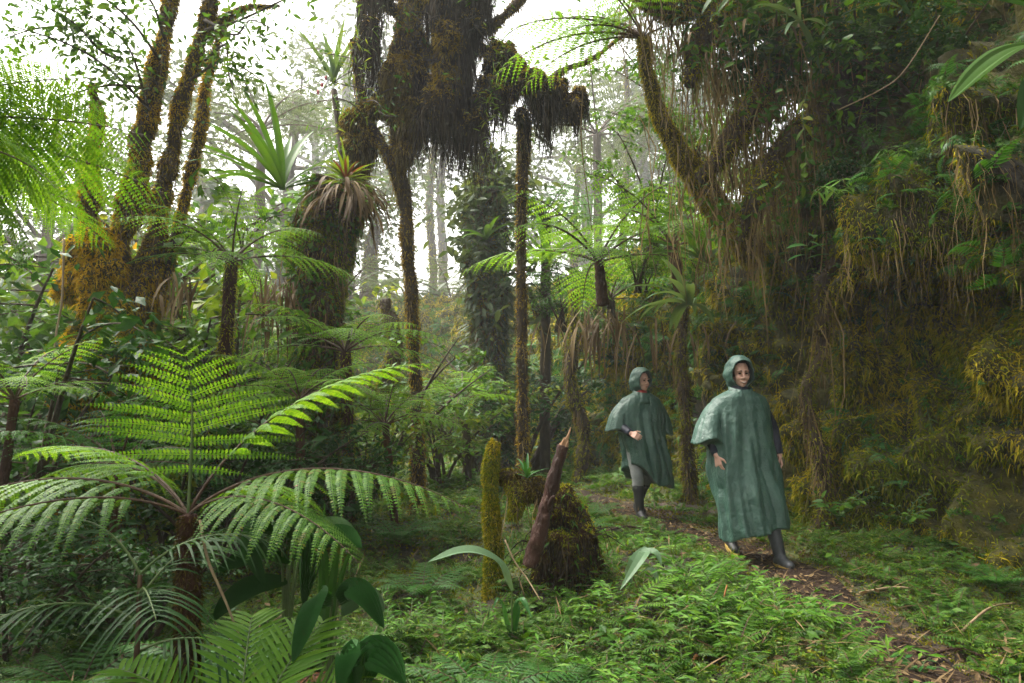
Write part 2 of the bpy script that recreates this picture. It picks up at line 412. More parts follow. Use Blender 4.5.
sl = bpy.data.lights.new('sun', 'SUN'); sl.energy = 1.0; sl.angle = R_(20); sl.color = (1, .96, .9)
so = bpy.data.objects.new('sun', sl); COL.objects.link(so)
sd = Vector((math.sin(SUN_AZ) * math.cos(SUN_EL), math.cos(SUN_AZ) * math.cos(SUN_EL), math.sin(SUN_EL)))
so.rotation_euler = sd.to_track_quat('Z', 'Y').to_euler(); so.location = sd * 30

sc.view_settings.view_transform = 'Standard'; sc.view_settings.look = 'None'; sc.view_settings.gamma = 1
sc.view_settings.use_curve_mapping = False
sc.view_settings.exposure = EXPOSURE if 'EXPOSURE' in globals() else 1.0
cy = sc.cycles
cy.max_bounces = 6; cy.diffuse_bounces = 3; cy.glossy_bounces = 2; cy.transmission_bounces = 4; cy.volume_bounces = 1; cy.transparent_max_bounces = 8
cy.use_denoising = True; cy.denoising_prefilter = 'NONE'
cy.caustics_reflective = False; cy.caustics_refractive = False
cy.sample_clamp_indirect = 6
# ---------------------------------------------------------------- the lie of the land
PATH = resample([(2.9, .6, 0), (2.45, 2.4, 0), (2.22, 3.6, 0), (2.2, 5.0, 0), (2.05, 6.2, 0), (1.5, 8.2, 0), (.55, 12, 0), (-1.0, 17.5, 0), (-2.6, 21.5, 0), (-6, 25, 0)], 90)[:, :2]
BASE = resample([(5.4, -.8, 0), (4.75, 1.6, 0), (4.3, 3.4, 0), (3.98, 5.0, 0), (3.5, 6.8, 0), (3.05, 8.8, 0), (2.5, 11.5, 0), (1.75, 14.5, 0), (.5, 18.5, 0), (-1.4, 22.5, 0), (-4.5, 25.8, 0), (-10, 28.5, 0), (-18, 30, 0)], 140)[:, :2]
def poly_d(x, y, C):
    p = np.stack([np.ravel(x), np.ravel(y)], 1)
    best = np.full(len(p), 1e9); side = np.zeros(len(p))
    for a, b in zip(C[:-1], C[1:]):
        ab = b - a; t = np.clip(((p - a) @ ab) / (ab @ ab), 0, 1)
        q = p - a - t[:, None] * ab; d = np.hypot(q[:, 0], q[:, 1]); k = d < best
        best[k] = d[k]; side[k] = np.sign(ab[0] * q[k, 1] - ab[1] * q[k, 0])
    return best, side          # side > 0: left of the walk into the picture
def H(x, y):
    x = np.asarray(x, float); y = np.asarray(y, float); sh = x.shape
    x = x.ravel(); y = y.ravel(); z0 = np.zeros_like(x)
    p = np.stack([x, y, z0], 1)
    h = .14 * fbm(p, .55, 3) + .11 * fbm(p + 9, 1.9, 3) + .04 * fbm(p + 19, 4.5, 2)
    d, _ = poly_d(x, y, PATH)
    k = np.clip((d - .22) / .5, 0, 1); k = k * k * (3 - 2 * k)
    h = h * (.3 + .7 * k) - .05 * (1 - k) + .02 * fbm(p + 3, 5, 2)
    h += .20 * np.exp(-(((x - 1.05) / .62) ** 2 + ((y - 4.1) / .7) ** 2))
    h += .14 * np.exp(-(((x - .35) / .7) ** 2 + ((y - 5.2) / .6) ** 2))
    h -= .22 * np.clip((-x - 1.0) / 3, 0, 1) * np.clip(1.2 - y / 14, 0, 1)
    h += .10 * np.exp(-(((x + 1.6) / 1.2) ** 2 + ((y - 11) / 2.5) ** 2))
    sm = lambda v: np.clip(v, 0, 1) ** 2 * (3 - 2 * np.clip(v, 0, 1))
    h += .15 * sm((y - 4.2) / 1.4) * (1 - sm((y - 9) / 6)) * sm((x + .6) / 1.6)
    return h.reshape(sh)
def G(px, py, dz=0.0):
    """where the line of sight through the pixel meets the ground"""
    d = 3.0
    for _ in range(60):
        p = P(px, py, d); e = p[2] - float(H(p[0], p[1]))
        d += .6 * e / max((py - 404) / FPX, .02)
        d = min(max(d, 1.5), 40)
    p = P(px, py, d); p[2] = float(H(p[0], p[1])) + dz
    return p
def on(px, d, dz=0.0):
    p = P(px, 404, d); p[2] = float(H(p[0], p[1])) + dz
    return p

def warp(n, near, far, mid, k):
    t = np.linspace(0, 1, n); return near + (far - near) * (np.exp(k * t) - 1) / (np.exp(k) - 1)
ys = np.concatenate([np.linspace(-30, 0, 12)[:-1], warp(250, 0, 250, 0, 4.7)])
xh = warp(120, .02, 220, 0, 5.2); xs = np.concatenate([-xh[::-1], xh])
X, Y = np.meshgrid(xs, ys); Z = H(X, Y)
mb = MB(); ny, nx = X.shape
i, j = np.meshgrid(np.arange(ny - 1), np.arange(nx - 1), indexing='ij'); a = (i * nx + j).ravel()
mb.add(np.stack([X, Y, Z], -1), q=np.stack([a, a + 1, a + nx + 1, a + nx], 1))
mb.build('ground', M['ground'], kind='structure')

# muddy footpath
T = nrm(np.gradient(PATH, axis=0)); Nn = np.stack([-T[:, 1], T[:, 0]], 1)
pc = resample(np.c_[PATH, np.zeros(len(PATH))], 420)[:, :2]; T = nrm(np.gradient(pc, axis=0)); Nn = np.stack([-T[:, 1], T[:, 0]], 1)
nw = 19; s = np.linspace(-1, 1, nw)
wl = .24 + .20 * fbm(np.c_[pc * 1.0, np.zeros(len(pc))], 1.6, 3) + .10 * np.clip(5 - pc[:, 1], 0, 2)
wr = .24 + .20 * fbm(np.c_[pc + 31, np.zeros(len(pc))], 1.6, 3) + .06 * np.clip(5 - pc[:, 1], 0, 2)
V = []
for k in range(nw):
    off = np.where(s[k] < 0, s[k] * wr, s[k] * wl)
    q = pc + Nn * off[:, None]; V.append(q)
V = np.array(V).transpose(1, 0, 2); VX, VY = V[..., 0], V[..., 1]
pz = fbm(np.stack([VX.ravel(), VY.ravel(), 0 * VX.ravel()], 1), 7, 4).reshape(VX.shape)
VZ = H(VX, VY) + .010 + .035 * np.clip(pz + .1, -.2, 1) * (1 - np.abs(s) ** 3)[None]
VZ[:, [0, -1]] -= .03
mb = MB(); n0 = len(pc); i, j = np.meshgrid(np.arange(n0 - 1), np.arange(nw - 1), indexing='ij'); a = (i * nw + j).ravel()
mb.add(np.stack([VX, VY, VZ], -1), q=np.stack([a, a + nw, a + nw + 1, a + 1], 1))
mb.build('path', M['mud'], kind='structure')

# the mossy earth bank on the right, undercut where it is near
PN = np.array([(.5, -.25), (.12, .10), (-.05, .45), (-.12, .95), (-.25, 1.45), (-.65, 1.9), (-.75, 2.2), (-.25, 2.4), (.38, 2.5), (.50, 2.72), (.32, 3.0), (.05, 3.5), (-.15, 4.3), (-.5, 5.3), (-1.4, 6.8), (-4, 8.6)])
PF = np.array([(.5, -.25), (.18, .15), (.05, .55), (-.05, 1.0), (-.15, 1.45), (-.25, 1.9), (-.3, 2.3), (-.35, 2.6), (-.45, 2.9), (-.6, 3.15), (-.8, 3.45), (-1.1, 3.9), (-1.6, 4.4), (-2.4, 5.0), (-4.2, 5.8), (-8, 6.8)])
nt_ = 210; ns_ = 430
bc = resample(np.c_[BASE, np.zeros(len(BASE))], ns_)[:, :2]; T = nrm(np.gradient(bc, axis=0)); Nn = np.stack([-T[:, 1], T[:, 0]], 1)
tt = np.linspace(0, 15, nt_)
pn = np.stack([np.interp(tt, np.arange(16), PN[:, k]) for k in (0, 1)], 1); pf = np.stack([np.interp(tt, np.arange(16), PF[:, k]) for k in (0, 1)], 1)
wN = np.clip((8.2 - bc[:, 1]) / 2.6, 0, 1); wN = wN * wN * (3 - 2 * wN)
wU = np.clip((10.5 - bc[:, 1]) / 3, 0, 1); wU = wU * wU * (3 - 2 * wU); tb = np.clip((tt - 8) / 2.5, 0, 1)[None]
wt = (wN[:, None] * (1 - tb) + wU[:, None] * tb)[..., None]
prof = wt * pn[None] + (1 - wt) * pf[None]
hb = H(bc[:, 0], bc[:, 1])
BX = bc[:, None, 0] + Nn[:, None, 0] * prof[..., 0]; BY = bc[:, None, 1] + Nn[:, None, 1] * prof[..., 0]; BZ = prof[..., 1] + hb[:, None]
B = np.stack([BX, BY, BZ], -1)
B3 = B.reshape(-1, 3); cush = np.abs(fbm(B3 + 5, 1.5, 2)); cush2 = np.abs(fbm(B3 * [1, 1, .8] + 15, 3.6, 2))
f = .34 * fbm(B3, .7, 3) + .95 * cush + .52 * cush2 + .07 * fbm(B3 + 2, 9, 3) - .36
relief = np.clip(cush * 1.6 + cush2 * 1.6, 0, 1.2)
f = f.reshape(ns_, nt_) * np.clip(tt / 1.2, .25, 1)[None]
du = np.gradient(B, axis=0); dv = np.gradient(B, axis=1); bn = nrm(np.cross(dv, du))
bn = np.where((bn * np.concatenate([Nn, np.zeros((ns_, 1))], 1)[:, None]).sum(-1, keepdims=True) + .4 * bn[..., 2:3] < 0, -bn, bn)
B = B + bn * f[..., None]
BV = B.reshape(-1, 3); i, j = np.meshgrid(np.arange(ns_ - 1), np.arange(nt_ - 1), indexing='ij'); a = (i * nt_ + j).ravel()
BF = np.stack([a, a + 1, a + nt_ + 1, a + nt_], 1)
cr = np.cross(BV[BF[:, 1]] - BV[BF[:, 0]], BV[BF[:, 2]] - BV[BF[:, 0]])
if (cr * bn[:-1, :-1].reshape(-1, 3)).sum() < 0: BF = BF[:, ::-1]
mb = MB(); mb.add(BV, q=BF); mb.build('hillside', M['bank'], kind='structure')

# moss standing on the bank, its lumps golden, olive and green
def near_w(c, n_):
    d = np.hypot(c[:, 0], c[:, 1]); vis = ((-c + np.array([0, 0, CAMZ])) * n_).sum(1) / np.maximum(d, .1)
    return np.clip(vis + .60, .28, 1) / np.maximum(d, 3) ** 1.5 * (c[:, 1] > 1.5)
RF = np.tile(relief[BF].mean(1), 2)
def patchy(seed, sc_, lo, hi):
    def f_(c, n_):
        v = fbm(c + seed, sc_, 3); return near_w(c, n_) * np.clip((v - lo) / (hi - lo), .0, 1) * np.clip(RF * 2.2 - .1, .10, 1.4)
    return f_
p, n_ = surf_pts(BV, BF, int(560000 * QUAL), patchy(3, .8, -.45, .1))
d = np.hypot(p[:, 0], p[:, 1])
mb = MB(); k = np.clip(d / 5.6, .75, 3.2)
clump = fbm(p + 40, 1.3, 3) + .25 * rng.normal(size=len(p))
sel = clump > .10; gr = clump < -.20; ol = ~sel & ~gr
for msk, mi in ((sel, 0), (ol, 1), (gr, 2)):
    blades(mb, p[msk], n_[msk], np.where(rng.random(msk.sum()) < .22, .075, .030) * k[msk], .0095 * k[msk], out=.65, rand=.8, grav=.6, m=mi)
mb.build('bank_moss', [M['moss_gold'], M['moss_olive'], M['moss_green']], smooth=False, kind='stuff')
# short hanging roots and dead fronds over the bank face
p, n_ = surf_pts(BV, BF, int(11000 * QUAL), lambda c, n2: near_w(c, n2) * (np.clip(fbm(c + 70, .8, 2) + .15, .03, 1)) * np.clip((c[:, 2] - 1.5) / 1.2, 0, 1) * np.where(c[:, 1] > 9, .8, 1))
d = np.hypot(p[:, 0], p[:, 1]); mb = MB()
L = rng.uniform(.10, .55, len(p)) * np.clip(d / 7, .8, 1.8)
blades(mb, p, n_, L, .006 * np.clip(d / 6.5, .7, 2.6), m=0, hang=True)
mb.build('root_tangle', [M['root_tan']], smooth=False, kind='stuff')

# ---------------------------------------------------------------- low growth on the floor
def floor_pts(n, dlo, dhi, pw=1.0, pathgap=.32, pathkeep=.0, xlo=-160, xhi=1190):
    u = rng.random(n); e = 1 - pw
    d = dlo * (dhi / dlo) ** u if abs(e) < 1e-6 else (dlo ** e + u * (dhi ** e - dlo ** e)) ** (1 / e)
    px = rng.uniform(xlo, xhi, n); x = (px - 512) / FPX * d; y = d
    dp, _ = poly_d(x, y, PATH); db, sd = poly_d(x, y, BASE)
    lim = pathgap + .13 * fbm(np.stack([x, y, 0 * x], 1), 2.2, 2)
    ok = ((dp > lim) | (rng.random(n) < pathkeep)) & ((sd > 0) | (db < .1))
    x, y = x[ok], y[ok]
    return np.stack([x, y, H(x, y)], 1)
def sprig_t(nl, L, lw, h, spread, lf=None, seed=0):
    """small plant: leaves set round a few stems"""
    r = np.random.default_rng(seed); tv, tq = lf or kite_t(lw); m = MB()
    nst = max(1, nl // 8)
    for s_ in range(nst):
        az = r.uniform(0, 360); c = arc((0, 0, 0), az, h * r.uniform(.7, 1.2), r.uniform(55, 88), r.uniform(10, 50), 9)
        strap(m, c, .004, 5, 0, m=1)
        k = nl // nst
        t = np.linspace(.3, 1, k); pos = np.stack([np.interp(t, np.linspace(0, 1, 9), c[:, a]) for a in range(3)], 1)
        ang = np.arange(k) * 2.4 + r.uniform(0, 6); el = r.uniform(-.35, .55, k)
        D = np.stack([np.cos(ang) * np.cos(el), np.sin(ang) * np.cos(el), np.sin(el)], 1)
        m.inst(tv, tq, pos, frames(D, nrm(np.array([0, 0, 1.0]) + r.normal(size=(k, 3)) * .25)), L * r.uniform(.65, 1.2, k))
    return m
def minifern_t(nf, L, npin, seed=0, a0=60, a1=-10):
    r = np.random.default_rng(seed); m = MB(); tv, tq = kite_t(.34, .35, .12)
    for f_ in range(nf):
        az = f_ * 360 / nf + r.uniform(-25, 25); l = L * r.uniform(.7, 1.2)
        c = arc((0, 0, 0), az, l, a0 + r.uniform(-15, 15), a1 + r.uniform(-20, 10), 10, r.uniform(-.15, .15))
        strap(m, c, .005, 6, 0, m=1)
        t = np.linspace(.2, .98, npin); pos = np.stack([np.interp(t, np.linspace(0, 1, 10), c[:, a]) for a in range(3)], 1)
        Tn = nrm(np.gradient(pos, axis=0)); F = frames(Tn, np.array([0, 0, 1.0]))
        q = (t - .2) / .8; ll = l * .30 * (np.minimum(1, q / .15 + .4)) * (1 - q) ** .7 + .004
        for sg in (-1, 1):
            D = nrm(F[:, :, 0] * sg + Tn * .35 - np.array([0, 0, .15]))
            m.inst(tv, tq, pos, frames(D, F[:, :, 2]), ll)
    return m
def tuft_t(nb, L, w, seed=0):
    r = np.random.default_rng(seed); m = MB()
    for b in range(nb):
        strap(m, arc((r.normal() * .015, r.normal() * .015, 0), r.uniform(0, 360), L * r.uniform(.5, 1.2), r.uniform(60, 88), r.uniform(-30, 40), 6), w, 5, .2, peak=.3)
    return m
def scatter(mb, tm, pos, s, tilt=.15, m=None, mshift=0, slope=None):
    V = tm.data(); n = len(pos)
    up = nrm(np.array([0, 0, 1.0]) + rng.normal(size=(n, 3)) * tilt)
    a = rng.uniform(0, 2 * np.pi, n); fw = np.stack([np.cos(a), np.sin(a), 0 * a], 1)
    x = nrm(np.cross(fw, up)); y = np.cross(up, x); Rm = np.stack([x, y, up], -1)
    v = np.einsum('mij,nj->mni', Rm, V) * np.asarray(s)[:, None, None] + pos[:, None, :]
    off = (np.arange(n) * len(V))[:, None, None]
    base = mb.n; mb.v.append(v.reshape(-1, 3)); mb.n += n * len(V)
    for q, mi in tm.q: mb.q.append(((q[None] + off).reshape(-1, 4) + base, mi if m is None or mi else m))
    for t, mi in tm.t: mb.t.append(((t[None] + off).reshape(-1, 3) + base, mi if m is None or mi else m))
def cover_mask(p, seed, sc_, lo=0.0):
    return p[fbm(p + seed, sc_, 2) + .25 * rng.normal(size=len(p)) > lo]

mb = MB()
for k in range(5):
    tm = sprig_t(16, .034, .45, .13, .1, seed=k)
    p = cover_mask(floor_pts(int(3600 * QUAL), 2.4, 26, 1.35), k * 7.0, .9, -.05)
    scatter(mb, tm, p, rng.uniform(.6, 1.3, len(p)) * np.clip(p[:, 1] / 6, .85, 2.0))
for k in range(2):
    tm = sprig_t(8, .075, .5, .14, .1, lf=leaf_t(.5, 2, .2, .2), seed=60 + k)
    p = cover_mask(floor_pts(int(1100 * QUAL), 2.6, 20, 1.3), 140 + k * 7.0, .8, .05)
    scatter(mb, tm, p, rng.uniform(.6, 1.3, len(p)) * np.clip(p[:, 1] / 7, .9, 1.6), .25, m=2)
mb.build('ground_cover', [M['small_leaf'], M['stalk_green'], M['leaf_mid']], smooth=False, kind='stuff')
mb = MB()
for k in range(4):
    tm = minifern_t(5, .22, 11, seed=k)
    p = cover_mask(floor_pts(int(1900 * QUAL), 2.6, 24, 1.3), 50 + k * 5.0, .8, -.05)
    scatter(mb, tm, p, rng.uniform(.5, 1.25, len(p)) * np.clip(p[:, 1] / 7, .9, 1.8))
mb.build('fern_undergrowth', [M['leaf_mid'], M['stalk_brown']], smooth=False, kind='stuff')
mb = MB()
for k in range(3):
    tm = tuft_t(9, .16, .006, seed=k)
    p = cover_mask(floor_pts(int(1500 * QUAL), 2.6, 24, 1.3, pathkeep=.06), 90 + k * 5.0, 1.1, .05)
    scatter(mb, tm, p, rng.uniform(.5, 1.3, len(p)) * np.clip(p[:, 1] / 6, .9, 2))
mb.build('grass', [M['leaf_yellow']], smooth=False, kind='stuff')
# moss carpet
p = floor_pts(int(200000 * QUAL), 2.6, 26, 1.45, pathgap=.20, pathkeep=.05)
f = fbm(p + 21, .9, 3) + .2 * rng.normal(size=len(p)); p = p[f > -.35]; f = f[f > -.35]
k = np.clip(p[:, 1] / 5.2, .75, 3); up = np.tile([0, 0, 1.0], (len(p), 1)); mb = MB()
for msk, mi in ((f > .22, 0), (f <= .22, 1)):
    blades(mb, p[msk], up[msk], .030 * k[msk], .010 * k[msk], out=.8, rand=.8, grav=.0, m=mi)
mb.build('moss_carpet', [M['moss_green'], M['moss_ground']], smooth=False, kind='stuff')
# small plants rooted on the bank face, thickest above the overhang
mb = MB()
for k in range(5):
    tm = sprig_t(14, .05, .42 if k < 3 else .25, .15, .1, seed=20 + k)
    p, n_ = surf_pts(BV, BF, int(2300 * QUAL), lambda c, n2: near_w(c, n2) * (np.clip(fbm(c + 33 + 9 * k, .9, 2) + .1, .02, 1)) * (1 + 2.5 * (n2[:, 2] > .45)) * np.where(c[:, 2] > 2.5, 2.2, np.where(c[:, 2] < .5, 1.0, np.where(c[:, 1] > 8.5, 1.2, .3))))
    V = tm.data(); n0 = len(p); y = nrm(n_ * .8 + [0, 0, .5] + rnd_dir(n0) * .4); Rm = frames(rnd_dir(n0), y)[:, :, [0, 1, 2]]
    sc_ = rng.uniform(.6, 1.5, n0) * np.clip(p[:, 1] / 7, .85, 1.8)
    v = np.einsum('mij,nj->mni', Rm, V) * sc_[:, None, None] + p[:, None, :]; off = (np.arange(n0) * len(V))[:, None, None]; base = mb.n; mb.v.append(v.reshape(-1, 3)); mb.n += n0 * len(V)
    cm = (0, 2, 0, 3, 2)[k]
    for q, mi in tm.q: mb.q.append(((q[None] + off).reshape(-1, 4) + base, 1 if mi else cm))
mb.build('bank_plants', [M['leaf_mid'], M['stalk_green'], M['leaf_dark'], M['leaf_yellow']], smooth=False, kind='stuff')
mb = MB()
for k in range(3):
    tm = minifern_t(4, .30, 12, seed=30 + k, a0=40, a1=-50)
    p, n_ = surf_pts(BV, BF, int(700 * QUAL), lambda c, n2: near_w(c, n2) * (np.clip(fbm(c + 63 + 9 * k, .9, 2) + .1, .02, 1)) * np.where(c[:, 2] > 2.5, 1.6, np.where(c[:, 1] > 8.5, 1.5, .4)))
    scatter(mb, tm, p + n_ * .03, rng.uniform(.6, 1.3, len(p)) * np.clip(p[:, 1] / 7, .85, 1.8), .5)
mb.build('bank_ferns', [M['fern_dark'], M['stalk_brown']], smooth=False, kind='stuff')
# fallen leaves and straw on the path
def near_path(n, half, ylo, yhi):
    p = PATH[rng.integers(0, len(PATH) - 1, n * 3)]; p = p[(p[:, 1] > ylo) & (p[:, 1] < yhi)][:n]
    q = p + rng.normal(size=p.shape) * half; return np.stack([q[:, 0], q[:, 1], H(q[:, 0], q[:, 1]) + .03], 1)
tv, tq = leaf_t(.45, 3, .25, -.2); mb = MB()
p = near_path(3000, .36, 1.8, 9); n0 = len(p); a = rng.uniform(0, 6.28, n0)
mb.inst(tv, tq, p, frames(np.stack([np.cos(a), np.sin(a), rng.normal(size=n0) * .2], 1), nrm(np.array([0, 0, 1.0]) + rng.normal(size=(n0, 3)) * .4)), rng.uniform(.018, .06, n0))
p = near_path(3600, .5, 1.8, 10); n0 = len(p); a = rng.uniform(0, 6.28, n0); tv2, tq2 = leaf_t(.05, 2, .1, .1)
mb.inst(tv2, tq2, p, frames(np.stack([np.cos(a), np.sin(a), rng.normal(size=n0) * .2], 1), np.array([0, 0, 1.0])), rng.uniform(.04, .17, n0))
p = floor_pts(5200, 2.6, 16, 1.35, pathgap=.1); n0 = len(p); p[:, 2] += rng.uniform(.01, .12, n0); a = rng.uniform(0, 6.28, n0)
mb.inst(tv2, tq2, p, frames(np.stack([np.cos(a), np.sin(a), rng.normal(size=n0) * .45], 1), np.array([0, 0, 1.0])), rng.uniform(.05, .26, n0))
p = floor_pts(2600, 2.6, 14, 1.35, pathgap=.1); n0 = len(p); p[:, 2] += rng.uniform(.01, .08, n0); a = rng.uniform(0, 6.28, n0)
mb.inst(tv, tq, p, frames(np.stack([np.cos(a), np.sin(a), rng.normal(size=n0) * .3], 1), nrm(np.array([0, 0, 1.0]) + rng.normal(size=(n0, 3)) * .5)), rng.uniform(.02, .07, n0))
mb.build('leaf_litter', [M['leaf_dead']], smooth=False, kind='stuff')
# ---------------------------------------------------------------- ferns
def frond_mb(L, a0, a1, npin, plen, seed=0, sway=.05, fine=1, pw=1.0, t0=.2, stalk=.009, droop=.35, fwd=(10, 40), power=1.0, pin_gap=.46, lift=.0):
    """tree-fern frond along +Y: stalk, side branches, every side branch with its leaflets. slot 0 leaf, 1 stalk"""
    r = np.random.default_rng(seed); m = MB()
    n = 26; t = np.linspace(0, 1, n); a = np.radians(a0 + (a1 - a0) * t ** power)
    y = np.concatenate([[0], np.cumsum(np.cos(a[:-1]) + np.cos(a[1:]))]) * .5 * L / (n - 1)
    z = np.concatenate([[0], np.cumsum(np.sin(a[:-1]) + np.sin(a[1:]))]) * .5 * L / (n - 1)
    c = np.stack([sway * L * t ** 2, y, z], 1)
    tube(m, c, [stalk, stalk * .8, stalk * .45, stalk * .15], 6, m=1)
    T = nrm(np.gradient(c, axis=0)); 
    S = np.array([1.0, 0, 0]); S = nrm(S - T * (T @ S)[:, None]); U = nrm(np.cross(S, T))
    ts = t0 + (1 - t0) * (np.linspace(0, 1, npin) ** .93) * .985
    tvl, tql = (leaf_t(.62, 2, .12, .12, .3) if fine == 2 else kite_t(.55, .3, .1))
    P_, R__, S__ = [], [], []
    for i, q in enumerate(ts):
        q0 = (q - t0) / (1 - t0)
        l = plen * (min(1, q0 / .22 + .42)) ** .8 * (1 - q0 ** 1.6) ** .8 * 1.05 * r.uniform(.9, 1.07) + .012
        b = np.array([np.interp(q, t, c[:, k]) for k in range(3)])
        Ti = nrm(np.array([np.interp(q, t, T[:, k]) for k in range(3)])); Si = nrm(np.array([np.interp(q, t, S[:, k]) for k in range(3)])); Ui = np.cross(Si, Ti)
        for sg in (-1, 1):
            fw = R_(fwd[0] + (fwd[1] - fwd[0]) * q0 + r.uniform(-5, 5))
            D = Si * sg * math.cos(fw) + Ti * math.sin(fw) + Ui * (lift + r.uniform(-.05, .05))
            k = 7; s = np.linspace(0, 1, k)
            pc = b + D * (s * l)[:, None] + np.array([0, 0, -1.0]) * (droop * l * s ** 2)[:, None] + Ti * (.10 * l * s ** 2)[:, None]
            pt = nrm(np.gradient(pc, axis=0))
            strap(m, pc, .005, 5, 0, up=Ui, m=0, base=.9, peak=.2)
            gap = plen * .032 if fine else plen * .06
            ns = max(3, int(l / gap)); ss = (np.arange(ns) + .6) / ns
            pos = np.stack([np.interp(ss, s, pc[:, a_]) for a_ in range(3)], 1); dd = nrm(np.stack([np.interp(ss, s, pt[:, a_]) for a_ in range(3)], 1))
            E = nrm(np.cross(np.broadcast_to(Ui, dd.shape), dd)); N2 = nrm(np.cross(dd, E))
            pl = (L * (1 - t0) / npin) * pin_gap * pw * np.clip(1.15 - ss ** 2.2, .12, 1) * (min(1, l / plen * 1.6))
            for s2 in (-1, 1):
                dv_ = nrm(E * s2 + dd * .38 - N2 * .12 + r.normal(size=dd.shape) * .05)
                P_.append(pos); R__.append(frames(dv_, N2 + r.normal(size=dd.shape) * .08)); S__.append(pl * r.uniform(.88, 1.1, ns))
    m.inst(tvl, tql, np.concatenate(P_), np.concatenate(R__), np.concatenate(S__))
    return m
FR = {}
def fr_mesh(key, leaf, smat='stalk_brown', **kw):
    FR[key] = frond_mb(**kw).mesh('frond_' + key, [M[leaf], M[smat]], smooth=False); return FR[key]
for k, (a0, a1) in enumerate([(42, -22), (58, -8), (25, -30)]):
    fr_mesh('mid%d' % k, 'fern_bright', L=1.0, a0=a0, a1=a1, npin=15, plen=.32, seed=k, fine=0)
    fr_mesh('dark%d' % k, 'fern_dark', L=1.0, a0=a0, a1=a1, npin=15, plen=.32, seed=k + 9, fine=0)
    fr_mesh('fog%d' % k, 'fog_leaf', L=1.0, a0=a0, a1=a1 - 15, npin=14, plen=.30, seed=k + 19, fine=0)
def frond(root, me, off=(0, 0, 0), az=0, tilt=0, roll=0, s=1.0, label=None):
    o = link('frond', me, root); o.location = Vector([float(c) for c in off])
    o.rotation_euler = (R_(tilt), R_(roll), R_(-az)); o.scale = (s, s, s)
    if label: o['label'] = label
    return o
def part(root, name, mb, mats, smooth=True, kind=None):
    loc = np.array(root.location)
    mb.v = [v - loc for v in mb.v]
    return mb.build(name, mats, root, smooth, kind)
def tree_fern(label, base, crown, specs, rad=(.08, .06), name='tree_fern', trunk='fern_trunk', bend=None, group=None, mossy=0, mossm='moss_olive'):
    base = np.array(base, float); crown = np.array(crown, float)
    root = thing(name, label, 'tree fern', base, group)
    mid = (base + crown) / 2 + (np.array(bend) if bend is not None else 0)
    mb = MB(); pts = resample([base - [0, 0, .1], mid, crown], 30)
    tube(mb, pts, rad, 14, lump=.35, lsc=9)
    V = mb.data().copy(); F = mb.q[0][0].copy()
    part(root, 'trunk', mb, M[trunk])
    if mossy:
        q, n_ = surf_pts(V, F, mossy); b = MB(); kk = np.hypot(*crown[:2]) / 6.5
        blades(b, q, n_, .035 * max(kk, .6), .008 * max(kk, .6), out=.8, rand=.7, grav=.5)
        part(root, 'moss', b, M[mossm], False)
    for me, az, tilt, roll, s in specs:
        frond(root, FR[me] if isinstance(me, str) else me, crown - base, az, tilt, roll, s)
    return root
def ring_specs(kind, n, s, tilt=0, start=0, jit=12):
    return [('%s%d' % (kind, k % 3), start + 360 * k / n + rng.uniform(-jit, jit), tilt + rng.uniform(-8, 8), rng.uniform(-6, 6), s * rng.uniform(.85, 1.12)) for k in range(n)]

# the bright tree fern in front
fb = P(186, 770, 3.0); fb[2] = float(H(fb[0], fb[1])); fc = P(188, 515, 3.0)
fa = fr_mesh('front_up', 'fern_bright', 'stalk_green', L=.76, a0=86, a1=25, npin=12, plen=.52, seed=3, fine=2, t0=.26, power=3.5, stalk=.0075, droop=.18, fwd=(0, 42), pin_gap=.56, sway=.0)
fbm_ = fr_mesh('front_side', 'fern_bright', 'stalk_brown', L=1.36, a0=56, a1=-12, npin=17, plen=.30, seed=5, fine=2, t0=.24, power=.8, stalk=.0075, droop=.30)
fcm = fr_mesh('front_low', 'fern_blue', 'stalk_brown', L=1.32, a0=44, a1=-26, npin=18, plen=.36, seed=7, fine=2, t0=.24, power=.7, stalk=.0075, droop=.5)
fdm = fr_mesh('front_arch', 'fern_blue', 'stalk_brown', L=1.25, a0=36, a1=-34, npin=17, plen=.36, seed=8, fine=2, t0=.22, power=.8, stalk=.0075, droop=.55, sway=-.05)
front = tree_fern('large bright green tree fern spreading its fronds over the dark undergrowth, one frond upright', fb, fc,
    [(fa, 178, 6, 0, 1.0), (fbm_, 78, 14, -8, .98), (fcm, 98, 0, 0, 1.0), (fcm, 118, -8, 5, .8), (fdm, -88, 0, 0, 1.05), (fdm, -62, 6, 5, .95), (fbm_, -76, -6, 12, .85),
     (fdm, -125, -4, 0, .9), (fdm, 20, -5, 0, .85)], rad=(.06, .052, .036), mossy=3500, mossm='moss_brown')
# tree fern leaning in from the left, bright lace of fronds
ul = fr_mesh('lace', 'fern_bright', 'stalk_brown', L=1.2, a0=18, a1=-36, npin=22, plen=.36, seed=13, fine=2, t0=.22, power=.9, stalk=.008, droop=.35, pin_gap=.62)
cr_ = P(-165, 130, 2.5); bs = cr_.copy(); bs[2] = float(H(*bs[:2])); bs[0] -= .25
tree_fern('bright lacy tree fern whose fronds reach in from the left beside the mossy trunks', bs, cr_,
    [(ul, 84, 8, -35, 1.0), (ul, 88, -14, -40, 1.0), (ul, 66, 0, -30, 1.0), (ul, 112, -8, -20, .9), (ul, 76, -28, -35, .95), (ul, 95, 20, -30, .9), (ul, -60, 0, 0, 1), (ul, 200, 0, 0, .9), (ul, 20, 0, 0, 1)], rad=(.09, .07), mossy=6000, mossm='moss_brown')
